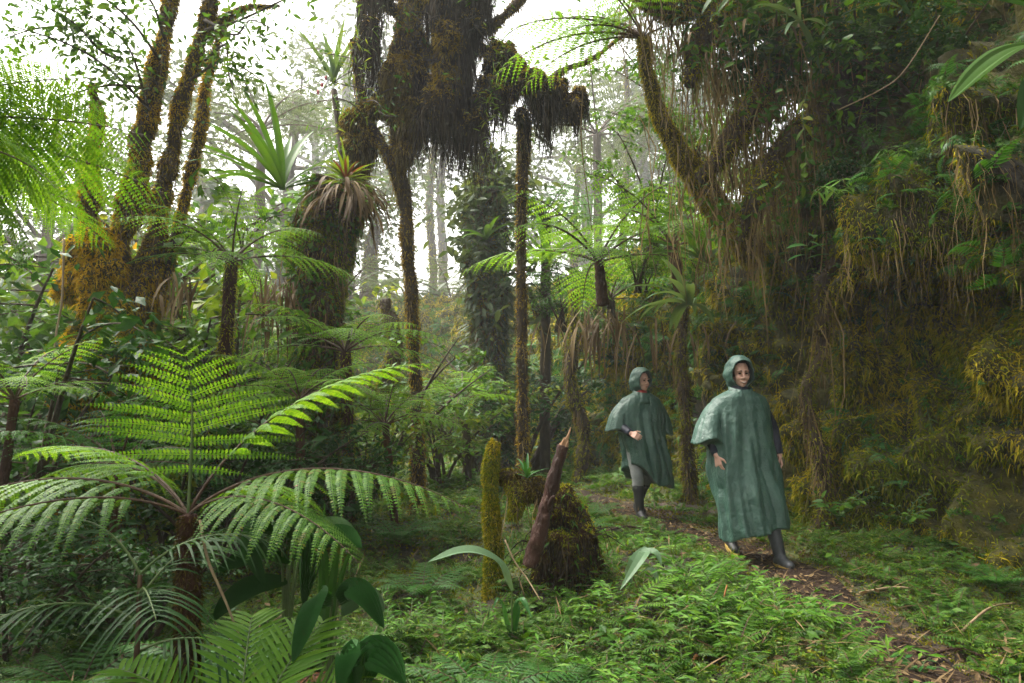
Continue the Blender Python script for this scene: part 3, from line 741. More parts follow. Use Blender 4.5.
# more ferns: label, pixel of crown, distance, ring kind, count, size, trunk radius, moss
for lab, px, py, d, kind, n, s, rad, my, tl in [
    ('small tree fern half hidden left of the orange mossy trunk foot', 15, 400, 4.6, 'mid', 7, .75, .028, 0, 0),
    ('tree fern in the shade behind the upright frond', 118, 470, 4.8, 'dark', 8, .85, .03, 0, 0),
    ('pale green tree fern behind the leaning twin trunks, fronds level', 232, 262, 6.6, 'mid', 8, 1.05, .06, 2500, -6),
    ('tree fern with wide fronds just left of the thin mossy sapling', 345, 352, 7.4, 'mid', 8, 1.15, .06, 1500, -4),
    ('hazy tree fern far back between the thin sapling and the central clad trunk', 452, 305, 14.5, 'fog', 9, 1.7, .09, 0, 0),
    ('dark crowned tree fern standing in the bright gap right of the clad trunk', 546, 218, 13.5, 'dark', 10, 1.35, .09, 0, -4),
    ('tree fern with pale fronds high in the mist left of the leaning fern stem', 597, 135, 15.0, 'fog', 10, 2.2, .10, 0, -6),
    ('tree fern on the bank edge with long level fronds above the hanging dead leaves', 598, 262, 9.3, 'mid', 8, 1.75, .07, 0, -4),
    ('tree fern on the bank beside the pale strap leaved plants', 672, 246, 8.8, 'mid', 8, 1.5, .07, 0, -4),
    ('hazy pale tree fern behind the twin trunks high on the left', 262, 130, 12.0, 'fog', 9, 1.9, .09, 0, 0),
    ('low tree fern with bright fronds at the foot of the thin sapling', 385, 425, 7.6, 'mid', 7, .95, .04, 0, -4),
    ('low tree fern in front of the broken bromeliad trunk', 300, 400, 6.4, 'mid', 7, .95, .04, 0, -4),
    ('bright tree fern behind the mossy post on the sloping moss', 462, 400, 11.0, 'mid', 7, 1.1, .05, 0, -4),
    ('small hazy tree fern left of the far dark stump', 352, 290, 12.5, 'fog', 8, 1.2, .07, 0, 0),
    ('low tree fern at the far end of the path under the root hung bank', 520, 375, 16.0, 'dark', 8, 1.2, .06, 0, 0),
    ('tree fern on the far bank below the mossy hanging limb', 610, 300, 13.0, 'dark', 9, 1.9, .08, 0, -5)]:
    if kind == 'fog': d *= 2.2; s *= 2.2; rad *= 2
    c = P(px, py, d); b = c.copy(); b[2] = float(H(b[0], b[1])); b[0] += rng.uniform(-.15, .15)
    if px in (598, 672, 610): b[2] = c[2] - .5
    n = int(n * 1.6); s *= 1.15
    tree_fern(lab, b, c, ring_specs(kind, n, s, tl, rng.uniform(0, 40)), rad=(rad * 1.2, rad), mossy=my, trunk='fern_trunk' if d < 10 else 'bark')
# tree fern on a mossy bent stem, upper right
c = P(643, 38, 6.9); b = P(735, 232, 7.5)
root = thing('tree_fern', 'tree fern on a curved yellow mossy stem leaning out from the right bank', 'tree fern', b)
mb = MB(); pts = resample([b + [.3, .1, -.3], b, P(692, 172, 7.2), P(662, 120, 7.0), P(648, 75, 6.9), c], 60)
tube(mb, pts, [.16, .14, .11, .075, .06], 16, lump=.4, lsc=7); V = mb.data().copy(); F = mb.q[0][0].copy(); part(root, 'trunk', mb, M['moss_base'])
q, n_ = surf_pts(V, F, 9000); mb = MB(); blades(mb, q, n_, .035, .008, .8, .7, .5); part(root, 'moss', mb, M['moss_gold'], False)
for me, az, tilt, roll, s in [('mid0', -88, -24, 0, 1.75), ('mid2', -106, -4, 0, 1.65), ('mid1', -72, -40, 0, 1.5), ('mid0', -120, -30, 0, 1.4), ('dark0', -64, 8, 0, 1.5), ('mid0', -140, -6, 0, 1.3), ('dark1', -30, 0, 0, 1.3), ('dark2', 20, 0, 0, 1.3), ('dark0', 65, 0, 0, 1.4), ('dark1', 110, 5, 0, 1.2), ('mid1', -98, 22, 6, 1.2), ('mid1', 170, 0, 0, 1.1)]:
    frond(root, FR[me], c - b, az, tilt, roll, s)

# ---------------------------------------------------------------- mossy trees
def mossy_tree(name, label, base, stems, moss=None, nmoss=8000, mossL=.04, mossW=.009, bark='moss_base', hang=0, cat='tree', extra=None):
    """stems: (part name, points, radii, lump)"""
    root = thing(name, label, cat, base); VV = []; FF = []; nv = 0
    for pn, pts, rad, lump in stems:
        mb = MB(); tube(mb, pts, rad, 20, n=70, lump=lump, lsc=5)
        V = mb.data().copy(); F = mb.q[0][0].copy(); VV.append(V); FF.append(F + nv); nv += len(V)
        part(root, pn, mb, M[bark])
    V = np.concatenate(VV); F = np.concatenate(FF)
    if moss:
        mb = MB(); q, n_ = surf_pts(V, F, int(nmoss * QUAL))
        f = fbm(q + 11, 3.2, 3) + .2 * rng.normal(size=len(q)); keep = f > -.42; q, n_, f = q[keep], n_[keep], f[keep]
        mats = [M[k] for k in (moss if isinstance(moss, (list, tuple)) else [moss])]
        for mi in range(len(mats)):
            ed = np.quantile(f, [mi / len(mats), (mi + 1) / len(mats)]); s_ = (f >= ed[0]) & (f <= ed[1])
            blades(mb, q[s_], n_[s_], mossL, mossW, .75, .75, .5, m=mi)
        part(root, 'moss', mb, mats, False)
    if hang:
        mb = MB(); q, n_ = surf_pts(V, F, hang, lambda c_, n2: np.clip(.4 - n2[:, 2], .05, 1)); blades(mb, q, n_, rng.uniform(.08, .4, hang), .008, hang=True)
        part(root, 'hanging_roots', mb, M['root_tan'], False, 'stuff')
    return root, V, F
def blob(c, r, lump=.35, lsc=2.0, nu=40, nv=26, seed=0.0):
    u, v = np.meshgrid(np.linspace(0, 2 * np.pi, nu, endpoint=False), np.linspace(.02, np.pi - .02, nv), indexing='ij')
    D = np.stack([np.cos(u) * np.sin(v), np.sin(u) * np.sin(v), np.cos(v)], -1).reshape(-1, 3)
    V = np.asarray(c) + D * np.asarray(r) * (1 + lump * fbm(D * np.asarray(r) / np.mean(r) + seed, lsc, 4))[:, None]
    i, j = np.meshgrid(np.arange(nu), np.arange(nv - 1), indexing='ij'); i2 = (i + 1) % nu
    q = np.stack([i * nv + j, i * nv + j + 1, i2 * nv + j + 1, i2 * nv + j], -1).reshape(-1, 4)
    return V, q
def leaf_cloud(mb, pos, size, tmpl, flat=.5, m=0, hang=.15):
    n = len(pos); d = rnd_dir(n, -.7, .35); d[:, 2] -= hang
    mb.inst(tmpl[0], tmpl[1], pos, frames(d, nrm(np.array([0, 0, 1.0]) + rng.normal(size=(n, 3)) * flat)), size * rng.uniform(.6, 1.3, n), m)
LF = {'broad': leaf_t(.42, 3, .2, .2), 'oval': leaf_t(.5, 2, .2, .15), 'lance': leaf_t(.17, 3, .2, .25, .35), 'kite': kite_t(.45), 'kite_n': kite_t(.2)}

# tall mossy tree on the left: orange foot, trunks leaning right
D1 = 6.5
b = on(105, D1)
t1, V, F = mossy_tree('mossy_tree', 'tall mossy tree with twin leaning trunks and a thick orange moss foot, left', b, [
    ('trunk', [b - [0, 0, .2], P(100, 440, D1), P(102, 340, D1), P(112, 265, D1), P(134, 195, D1), P(147, 110, D1 + .1), P(160, 50, D1 + .1), P(174, -20, D1 + .1), P(190, -140, D1)], [.26, .32, .32, .22, .105, .09, .08, .07, .065, .06], .9),
    ('trunk', [P(128, 330, D1 + .1), P(150, 255, D1 + .1), P(165, 185, D1 + .2), P(184, 95, D1 + .2), P(206, 20, D1 + .25), P(228, -70, D1 + .3)], [.16, .10, .07, .062, .055, .04], .9),
    ('trunk', [P(135, 345, D1 + .25), P(170, 255, D1 + .3), P(186, 195, D1 + .3), P(200, 130, D1 + .35), P(206, 85, D1 + .4), P(226, 15, D1 + .5)], [.12, .07, .055, .05, .04, .03], .9),
    ('limb', [P(92, 290, D1 - .1), P(90, 190, D1 - .15), P(97, 120, D1 - .1), P(92, 84, D1 - .1)], [.14, .075, .06, .03], .9),
    ('limb', [P(205, 40, D1 + .25), P(222, 22, D1 + .3), P(245, 8, D1 + .3), P(280, 6, D1 + .4)], [.06, .05, .025, .012], .3)],
    ['moss_brown', 'moss_trunk', 'moss_gold', 'moss_orange'], 70000, .038, .010, 'bark', hang=500)
# swollen orange moss cushions round the foot
mb = MB(); VV, FF, nv = [], [], 0
rr_ = np.random.default_rng(77)
for k in range(30):
    py = rr_.uniform(235, 405); cxp = 103 - .02 * (py - 320); px = cxp + rr_.normal() * (16 + 14 * (py > 270)); rr = rr_.uniform(.08, .19)
    V, q = blob(P(px, py, D1 - .30 + .1 * abs(px - cxp) / 30), (rr * rr_.uniform(.8, 1.3), rr, rr * rr_.uniform(.7, 1.2)), .6, 2.6, 28, 18, k * 3.1); VV.append(V); FF.append(q + nv); nv += len(V)
V = np.concatenate(VV); F = np.concatenate(FF); mb.add(V, q=F); q, n_ = surf_pts(V, F, int(42000 * QUAL)); f = fbm(q + 51, 2.6, 3) + .22 * rng.normal(size=len(q))
for mi, s_ in ((1, f > -.05), (2, (f <= -.05) & (f > -.35)), (3, f <= -.35)): blades(mb, q[s_], n_[s_], np.where(rng.random(s_.sum()) < .2, .075, .032), .010, .8, .8, .45, m=mi)
part(t1, 'moss_cushion', mb, [M['moss_base'], M['moss_orange'], M['moss_gold'], M['moss_olive']], False)
mbl = MB(); q, n_ = surf_pts(V, F, 240, lambda c_, n2: (n2[:, 1] < .3) * np.clip(fbm(c_ + 5, 3, 2) + .1, .02, 1)); dd = nrm(n_ + rnd_dir(240) * .7 + [0, 0, .1])
mbl.inst(*LF['lance'], q, frames(dd, np.array([0, 0, 1.0]) + rnd_dir(240) * .4), rng.uniform(.06, .18, 240)); part(t1, 'foliage', mbl, M['leaf_mid'], False)
# thin leafy boughs of the same tree, top left
def bough(pts, r0, nleaf, size, spread, mbs, mbl, tm, m=0):
    c = resample(pts, 16); tube(mbs, c, [r0, r0 * .3], 6)
    k = rng.integers(3, 16, nleaf); pos = c[k] + rng.normal(size=(nleaf, 3)) * spread
    leaf_cloud(mbl, pos, size, tm, m=m)
mbs, mbl = MB(), MB()
for a_, b_, c_, d_, n in [((150, 110), (110, 70), (70, 45), (10, 25), 130), ((147, 105), (130, 50), (100, 22), (60, 2), 120), ((160, 60), (130, 20), (90, -10), (50, -15), 110), ((190, 80), (222, 60), (240, 66), (262, 80), 70), ((205, 60), (225, 45), (228, 70), (235, 95), 60), ((120, 60), (100, 50), (70, 20), (20, -5), 80), ((205, 30), (240, 20), (300, -8), (330, -20), 60), ((95, 100), (60, 120), (30, 150), (0, 175), 60), ((120, 60), (80, 30), (40, 28), (0, 40), 130), ((150, 90), (120, 85), (85, 90), (50, 105), 120), ((165, 40), (150, 0), (120, -20), (90, -25), 90), ((205, 20), (235, 35), (250, 20), (275, 30), 80)]:
    bough([P(*a_, 6.5), P(*b_, 6.2), P(*c_, 6.0), P(*d_, 5.9)], .016, int(n * 1.7), .08, .12, mbs, mbl, LF['broad'])
part(t1, 'branches', mbs, M['bark']); part(t1, 'crown', mbl, M['leaf_mid'], False)

# dark stub tree carrying bromeliads, left of centre
D2 = 8.0; b = on(322, D2)
t2, V, F = mossy_tree('epiphyte_tree', 'thick dark broken trunk wrapped in creepers and carrying bromeliads, left of centre', b, [
    ('trunk', [b - [0, 0, .2], P(322, 440, D2), P(318, 340, D2), P(318, 260, D2), P(325, 205, D2), P(332, 182, D2)], [.30, .24, .23, .26, .29, .20], .8),
    ('limb', [P(336, 250, D2), P(352, 215, D2), P(352, 185, D2)], [.14, .14, .08], .6)], ['moss_brown', 'moss_olive', 'moss_green'], 32000, .05, .011, 'bark', hang=1500)
mb = MB(); q, n_ = surf_pts(V, F, 1600, lambda c_, n2: (n2[:, 1] < .3) * (c_[:, 2] > .6) * np.where(c_[:, 0] < P(322, 300, D2)[0], 4.0, 1.0))
dd = nrm(n_ * .7 + rnd_dir(1600) * .6 - [0, 0, .5]); mb.inst(*LF['oval'], q + n_ * .04, frames(dd, n_ + rnd_dir(1600) * .3), rng.uniform(.05, .12, 1600))
part(t2, 'creeper', mb, M['leaf_mid'], False)

# the big tree hung with dark moss, centre
D3 = 8.6; b = on(418, D3)
t3, V, F = mossy_tree('moss_hung_tree', 'thin stemmed tree whose crown is one huge dark hanging mass of moss, top centre', b, [
    ('trunk', [b - [0, 0, .2], P(418, 440, D3), P(414, 350, D3), P(409, 270, D3), P(405, 200, D3), P(399, 150, D3), P(400, 60, D3), P(430, -60, D3)], [.085, .075, .072, .075, .085, .11, .16, .2], .5),
    ('limb', [P(400, 110, D3), P(425, 60, D3 + .1), P(460, 40, D3 + .1), P(500, 62, D3 + .1), P(540, 88, D3 + .2), P(575, 112, D3 + .2)], [.08, .08, .09, .08, .06, .03], .7),
    ('limb', [P(470, 40, D3 + .1), P(500, 20, D3 + .2), P(530, -10, D3 + .3), P(570, -60, D3 + .4)], [.08, .06, .05, .04], .7),
    ('limb', [P(415, 20, D3), P(385, 5, D3), P(360, -15, D3), P(330, -60, D3)], [.08, .06, .05, .04], .7),
    ('limb', [P(540, 90, D3 + .2), P(565, 70, D3 + .2), P(590, 60, D3 + .2), P(630, 30, D3 + .3)], [.05, .04, .03, .015], .7),
    ('limb', [P(401, 190, D3), P(385, 150, D3 - .1), P(365, 110, D3 - .1), P(352, 40, D3)], [.06, .06, .05, .03], .5),
    ('trunk', [on(524, D3 + .3), P(522, 330, D3 + .3), P(521, 240, D3 + .3), P(523, 170, D3 + .25), P(525, 120, D3 + .2)], [.075, .068, .065, .065, .09], .45)],
    ['moss_brown', 'moss_trunk', 'moss_trunk'], 24000, .045, .010, 'bark', hang=700)
def moss_mass(root, name, items, mats, nb, nh, hl, wd=.011, core='fibre_core', bl=.07):
    mb = MB(); VV, FF, nv = [], [], 0
    for (px, py, d, rx, ry, rz, sd) in items:
        V, q = blob(P(px, py, d), (rx, ry, rz), .5, 2.4, 44, 30, sd * 2.7); VV.append(V); FF.append(q + nv); nv += len(V)
    V = np.concatenate(VV); F = np.concatenate(FF); mb.add(V, q=F, m=0)
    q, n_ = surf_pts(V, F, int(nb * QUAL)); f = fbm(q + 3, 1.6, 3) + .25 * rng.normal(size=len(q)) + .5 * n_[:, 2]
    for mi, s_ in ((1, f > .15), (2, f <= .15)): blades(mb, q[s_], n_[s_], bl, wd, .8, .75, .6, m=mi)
    q, n_ = surf_pts(V, F, int(nh * QUAL * 1.5), lambda c_, n2: np.clip(.5 - n2[:, 2], .03, 1.5)); kk = fbm(q * [1, 1, .3], 5, 2) > -.08; q, n_ = q[kk], n_[kk]; L_ = rng.uniform(hl[0], hl[1], len(q)) * np.clip(.8 + 1.3 * fbm(q * [1, 1, .2] + 8, 2.6, 2), .25, 1.7); blades(mb, q, n_, L_, wd * .9, m=2, hang=True)
    return part(root, name, mb, mats, False)
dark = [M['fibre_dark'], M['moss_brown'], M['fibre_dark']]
def cluster(seed, n, cx, cy, d, wx, wy, r0, r1):
    r = np.random.default_rng(seed); o = []
    for k in range(n):
        a_, q_ = r.uniform(0, 6.28), math.sqrt(r.random())
        rr = r.uniform(r0, r1); o.append((cx + wx * q_ * math.cos(a_), cy + wy * q_ * math.sin(a_), d + r.normal() * .15, rr * r.uniform(.8, 1.1), rr * .9, rr * r.uniform(.9, 1.5), seed * 10 + k))
    return o
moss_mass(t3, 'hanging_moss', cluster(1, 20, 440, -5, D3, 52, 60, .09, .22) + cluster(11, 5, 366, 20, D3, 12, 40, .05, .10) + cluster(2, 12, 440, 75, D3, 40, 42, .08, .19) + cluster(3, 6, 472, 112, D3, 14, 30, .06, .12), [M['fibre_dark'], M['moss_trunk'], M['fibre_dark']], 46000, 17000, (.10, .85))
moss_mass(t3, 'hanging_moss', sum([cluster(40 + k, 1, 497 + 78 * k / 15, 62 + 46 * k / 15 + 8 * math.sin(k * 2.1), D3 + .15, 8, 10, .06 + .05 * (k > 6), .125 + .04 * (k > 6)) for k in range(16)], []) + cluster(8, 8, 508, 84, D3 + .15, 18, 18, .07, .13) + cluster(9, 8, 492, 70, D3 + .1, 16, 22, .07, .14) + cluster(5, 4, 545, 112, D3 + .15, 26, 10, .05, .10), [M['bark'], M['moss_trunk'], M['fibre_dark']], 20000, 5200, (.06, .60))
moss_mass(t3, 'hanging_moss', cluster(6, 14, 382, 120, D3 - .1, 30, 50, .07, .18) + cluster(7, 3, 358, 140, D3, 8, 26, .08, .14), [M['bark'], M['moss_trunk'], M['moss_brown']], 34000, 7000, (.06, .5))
mbl = MB(); 
for px, py, n, sp in [(500, 60, 60, .1), (490, 110, 70, .09), (495, 150, 60, .07), (360, 60, 90, .18), (350, 110, 70, .15), (352, 30, 90, .2)]:
    leaf_cloud(mbl, P(px, py, D3 - .45) + rng.normal(size=(n, 3)) * [sp, sp, sp * 2], .10, LF['lance'])
part(t3, 'creeper', mbl, M['leaf_yellow'], False)
mb = MB(); mbl = MB()
for k in range(60):
    c = P(*random.choice([(440, -20), (430, 40), (460, 60), (400, 90), (380, 120), (540, 95), (500, 70), (365, 60), (415, 20)]), D3 - .1) + rng.normal(size=3) * [.2, .2, .2]
    cv = arc(c, rng.uniform(0, 360), rng.uniform(.3, .9), rng.uniform(-40, 60), rng.uniform(-60, 40), 9, rng.uniform(-.3, .3)); tube(mb, cv, [.010, .003], 5)
    if k % 2 == 0: leaf_cloud(mbl, cv[rng.integers(4, 9, 16)] + rng.normal(size=(16, 3)) * .07, .085, LF['lance' if k % 4 else 'broad'])
part(t3, 'twigs', mb, M['bark']); part(t3, 'foliage', mbl, M['leaf_mid'], False)

# epiphyte clad trunk in the mist, centre
D4 = 13.5; b = on(492, D4)
t4, V, F = mossy_tree('clad_tree', 'tall trunk thickly clad in hazy green epiphytes in the middle distance, centre', b, [
    ('trunk', [b - [0, 0, .2], P(492, 420, D4), P(490, 340, D4), P(486, 270, D4), P(486, 210, D4), P(488, 175, D4), P(490, 150, D4)], [.30, .28, .26, .30, .36, .34, .18], .9)],
    ['moss_brown', 'moss_olive'], 20000, .08, .018, 'bark', hang=2200)
mb = MB(); q, n_ = surf_pts(V, F, 3800); dd = nrm(n_ + rnd_dir(3800) * .7 - [0, 0, .3])
mb.inst(*LF['lance'], q, frames(dd, np.array([0, 0, 1.0]) + rnd_dir(3800) * .4), rng.uniform(.15, .42, 3800))
for px, py, n, sp in [(512, 185, 200, .3), (530, 205, 120, .25), (470, 205, 240, .3), (476, 250, 260, .35), (510, 255, 160, .3), (505, 300, 200, .4)]:
    leaf_cloud(mb, P(px, py, D4 - .3) + rng.normal(size=(n, 3)) * sp, .22, LF['broad'])
part(t4, 'foliage', mb, M['fog_leaf'], False)

# straight mossy pole of a tree close to the sapling, more trunks fading into the mist
def pole(label, px, d, top, r0, lean=0, nm=5000, name='slender_tree', leaves=0, bark='bark', moss=('moss_brown', 'moss_olive')):
    if d > 13.5 and moss == ('moss_brown', 'moss_olive') : r0 *= 2.4; d *= 2.9
    b = on(px, d); t = P(px + lean, top, d)
    wv = r0 * 2.2; m_ = b * .5 + t * .5 + np.array([rng.uniform(-wv, wv), 0, 0])
    root, V, F = mossy_tree(name, label, b, [('trunk', [b - [0, 0, .2], b * .75 + t * .25 + [rng.uniform(-wv, wv), 0, 0], m_, b * .25 + t * .75 + [rng.uniform(-wv, wv), 0, 0], t], [r0 * 1.25, r0, r0 * .9, r0 * .6], .8)], list(moss), nm, .04 * max(1, d / 8), .009 * max(1, d / 8), bark, hang=int(nm / 15))
    if leaves:
        mbl = MB(); z = rng.random(leaves) ** .7; pos = b + (t - b) * z[:, None] + rng.normal(size=(leaves, 3)) * [.3 * d / 14, .3 * d / 14, .1]
        leaf_cloud(mbl, pos, .16 * d / 14, LF['broad']); part(root, 'crown', mbl, M['fog_leaf'], False)
    return root
pole('pale slender trunk fading in the mist between sapling and clad trunk', 432, 19, 120, .13, 6, 3000)
pole('hazy leaning trunk just left of the thin mossy sapling', 385, 14, 215, .22, -8, 4000, leaves=300)
pole('thin dark trunk behind the broken bromeliad trunk', 352, 17, 130, .12, 4, 2500, leaves=120)
pole('faint thin trunk right of the leaning twin trunks', 197, 20, 150, .16, 0, 2500, leaves=260)
pole('short hazy stump tree with tufted top near the fog gap', 378, 11.5, 300, .16, 6, 3500, leaves=120)
pole('very faint trunk deep in the mist beside the clad trunk', 448, 27, 120, .22, 0, 1500)
pole('thin trunk rising on the far bank right of the clad trunk', 570, 16, 165, .10, 8, 2500, leaves=120)
pole('faint thin trunk behind the tall fern fronds on the right of the gap', 622, 15, 60, .09, 4, 2000, leaves=160)

# ---------------------------------------------------------------- far trees and shrubs
def far_tree_mesh(seed, h, cw, nl, leaf):
    r = np.random.default_rng(seed); mt, ml = MB(), MB()
    top = np.array([r.normal() * .4, r.normal() * .4, h * .8])
    tube(mt, [(0, 0, -.2), top * .5 + [r.normal() * .2, 0, 0], top], [h * .022, h * .016, h * .008], 8, n=16, lump=.2)
    cs = []
    for k in range(16):
        z0 = r.uniform(.4, .8); st = top * z0 / .8; az = r.uniform(0, 360); c = arc(st, az, cw * r.uniform(.5, 1.0), r.uniform(15, 60), r.uniform(-10, 30), 9, r.uniform(-.2, .2))
        tube(mt, c, [h * .007, h * .002], 5); cs += [c[5], c[7], c[8], c[8] + r.normal(size=3) * .3]
    cs = np.array(cs); k = r.integers(0, len(cs), nl); pos = cs[k] + r.normal(size=(nl, 3)) * [cw * .13, cw * .13, cw * .07]
    leaf_cloud(ml, pos, leaf, LF['kite'], .6)
    return mt.mesh('far_trunk', M['bark']), ml.mesh('far_crown', M['fog_leaf'], False)
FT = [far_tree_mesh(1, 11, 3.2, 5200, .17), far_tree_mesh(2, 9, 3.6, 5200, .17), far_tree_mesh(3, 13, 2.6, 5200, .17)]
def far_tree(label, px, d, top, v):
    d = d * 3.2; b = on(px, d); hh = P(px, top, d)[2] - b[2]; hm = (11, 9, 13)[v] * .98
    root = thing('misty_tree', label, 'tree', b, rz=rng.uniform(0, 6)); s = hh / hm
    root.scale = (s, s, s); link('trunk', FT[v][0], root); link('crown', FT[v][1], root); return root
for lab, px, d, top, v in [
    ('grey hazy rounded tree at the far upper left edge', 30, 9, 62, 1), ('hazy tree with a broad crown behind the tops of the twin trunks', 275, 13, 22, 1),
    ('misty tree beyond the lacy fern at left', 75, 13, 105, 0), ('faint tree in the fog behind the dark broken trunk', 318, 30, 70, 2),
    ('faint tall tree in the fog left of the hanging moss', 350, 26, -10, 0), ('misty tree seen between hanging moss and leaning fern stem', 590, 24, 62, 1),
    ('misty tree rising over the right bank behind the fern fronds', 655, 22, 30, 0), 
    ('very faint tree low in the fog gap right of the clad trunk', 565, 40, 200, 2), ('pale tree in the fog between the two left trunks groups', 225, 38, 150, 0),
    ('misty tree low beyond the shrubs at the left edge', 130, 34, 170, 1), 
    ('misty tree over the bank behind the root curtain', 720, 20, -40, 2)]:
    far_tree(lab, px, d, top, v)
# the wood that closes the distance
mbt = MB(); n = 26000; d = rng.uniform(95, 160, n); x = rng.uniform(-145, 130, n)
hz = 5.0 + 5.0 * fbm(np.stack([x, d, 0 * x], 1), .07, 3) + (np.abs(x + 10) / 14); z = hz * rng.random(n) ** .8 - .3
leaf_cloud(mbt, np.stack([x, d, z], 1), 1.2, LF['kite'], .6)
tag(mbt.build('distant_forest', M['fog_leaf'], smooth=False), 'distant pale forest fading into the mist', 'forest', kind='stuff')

def shrub_mesh(seed, h, wd, nst, nl, leaf, tm, mat, twigs=5):
    r = np.random.default_rng(seed); ms, ml = MB(), MB(); pos = []
    for k in range(nst):
        az = r.uniform(0, 360); c = arc((r.normal() * .06, r.normal() * .06, -.05), az, h * r.uniform(.75, 1.15), r.uniform(65, 88), r.uniform(20, 60), 14, r.uniform(-.15, .15))
        tube(ms, c, [.016 * h, .004], 5)
        for q in range(twigs):
            j = r.integers(4, 14); c2 = arc(c[j], r.uniform(0, 360), wd * r.uniform(.3, .8), r.uniform(0, 50), r.uniform(-40, 0), 8); tube(ms, c2, [.005, .002], 4)
            pos.append(c2[r.integers(2, 8, nl // (nst * twigs))] + r.normal(size=(nl // (nst * twigs), 3)) * leaf * .6)
    leaf_cloud(ml, np.concatenate(pos), leaf, tm, .45)
    return ms.mesh('shrub_stems', M['bark']), ml.mesh('shrub_leaves', M[mat], False)
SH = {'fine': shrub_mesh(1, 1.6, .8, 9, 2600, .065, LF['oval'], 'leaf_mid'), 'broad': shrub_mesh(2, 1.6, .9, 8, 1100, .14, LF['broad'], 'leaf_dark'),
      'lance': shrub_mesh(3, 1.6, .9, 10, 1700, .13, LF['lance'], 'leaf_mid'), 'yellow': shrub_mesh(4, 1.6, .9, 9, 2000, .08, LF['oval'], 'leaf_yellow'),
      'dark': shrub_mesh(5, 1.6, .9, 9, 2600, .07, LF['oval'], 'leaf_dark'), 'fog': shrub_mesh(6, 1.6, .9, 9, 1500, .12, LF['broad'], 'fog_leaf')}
def shrub(label, px, d, top, kind, bz=None, bpy_=None, wide=1.0):
    d = d * (2.4 if kind == 'fog' else 1); b = on(px, d) if bpy_ is None else P(px, bpy_, d)
    h = P(px, top, d)[2] - b[2]; s = max(h, .2) / 1.55
    root = thing('shrub', label, 'shrub', b, rz=rng.uniform(0, 6)); root.scale = (s * wide, s * wide, s)
    link('stem', SH[kind][0], root); link('foliage', SH[kind][1], root); return root
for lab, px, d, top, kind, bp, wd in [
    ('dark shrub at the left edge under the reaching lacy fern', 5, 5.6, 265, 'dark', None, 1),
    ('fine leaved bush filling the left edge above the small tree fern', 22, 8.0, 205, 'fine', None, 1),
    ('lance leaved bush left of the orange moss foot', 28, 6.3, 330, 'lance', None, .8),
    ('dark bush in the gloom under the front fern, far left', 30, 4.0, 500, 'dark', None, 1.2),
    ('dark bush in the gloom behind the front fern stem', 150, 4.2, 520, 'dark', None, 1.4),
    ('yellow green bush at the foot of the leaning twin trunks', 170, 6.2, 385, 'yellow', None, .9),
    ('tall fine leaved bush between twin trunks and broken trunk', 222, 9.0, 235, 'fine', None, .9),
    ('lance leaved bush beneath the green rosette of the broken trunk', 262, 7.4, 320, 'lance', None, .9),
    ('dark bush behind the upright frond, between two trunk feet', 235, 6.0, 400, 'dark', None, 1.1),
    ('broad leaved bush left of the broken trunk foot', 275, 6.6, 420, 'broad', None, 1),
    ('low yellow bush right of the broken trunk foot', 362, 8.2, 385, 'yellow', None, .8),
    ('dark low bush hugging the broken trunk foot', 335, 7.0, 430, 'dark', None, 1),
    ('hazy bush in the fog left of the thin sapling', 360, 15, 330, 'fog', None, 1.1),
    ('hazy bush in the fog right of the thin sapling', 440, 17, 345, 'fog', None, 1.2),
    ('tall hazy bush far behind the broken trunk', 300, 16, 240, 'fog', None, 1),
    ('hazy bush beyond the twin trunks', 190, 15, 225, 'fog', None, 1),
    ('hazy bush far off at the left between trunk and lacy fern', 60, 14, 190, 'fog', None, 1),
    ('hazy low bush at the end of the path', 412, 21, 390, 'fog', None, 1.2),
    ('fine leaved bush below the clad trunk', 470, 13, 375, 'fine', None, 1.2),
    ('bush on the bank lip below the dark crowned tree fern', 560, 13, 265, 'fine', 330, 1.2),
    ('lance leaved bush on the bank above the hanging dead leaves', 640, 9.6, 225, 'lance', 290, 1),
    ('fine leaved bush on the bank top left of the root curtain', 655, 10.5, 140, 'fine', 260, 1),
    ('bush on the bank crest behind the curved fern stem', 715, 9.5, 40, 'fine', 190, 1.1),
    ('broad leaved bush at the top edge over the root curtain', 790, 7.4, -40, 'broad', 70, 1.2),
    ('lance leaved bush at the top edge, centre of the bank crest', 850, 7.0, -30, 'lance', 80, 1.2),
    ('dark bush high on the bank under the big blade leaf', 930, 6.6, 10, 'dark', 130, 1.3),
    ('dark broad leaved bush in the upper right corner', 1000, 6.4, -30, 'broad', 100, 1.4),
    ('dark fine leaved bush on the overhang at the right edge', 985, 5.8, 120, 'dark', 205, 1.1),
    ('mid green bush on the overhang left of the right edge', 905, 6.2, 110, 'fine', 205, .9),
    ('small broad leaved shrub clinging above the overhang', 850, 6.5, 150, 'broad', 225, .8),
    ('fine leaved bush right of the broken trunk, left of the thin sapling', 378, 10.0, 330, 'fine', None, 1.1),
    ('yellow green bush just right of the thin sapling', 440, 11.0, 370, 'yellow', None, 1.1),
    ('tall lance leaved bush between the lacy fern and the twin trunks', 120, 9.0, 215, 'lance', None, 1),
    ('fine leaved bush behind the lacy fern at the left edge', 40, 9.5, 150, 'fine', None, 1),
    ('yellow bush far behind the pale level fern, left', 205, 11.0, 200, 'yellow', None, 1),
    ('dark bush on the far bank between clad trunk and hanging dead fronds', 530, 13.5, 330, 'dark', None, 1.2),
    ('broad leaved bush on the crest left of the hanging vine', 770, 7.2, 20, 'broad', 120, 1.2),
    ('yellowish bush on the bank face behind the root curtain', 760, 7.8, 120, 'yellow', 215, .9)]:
    shrub(lab, px, d, top, kind, None, bp, wd)
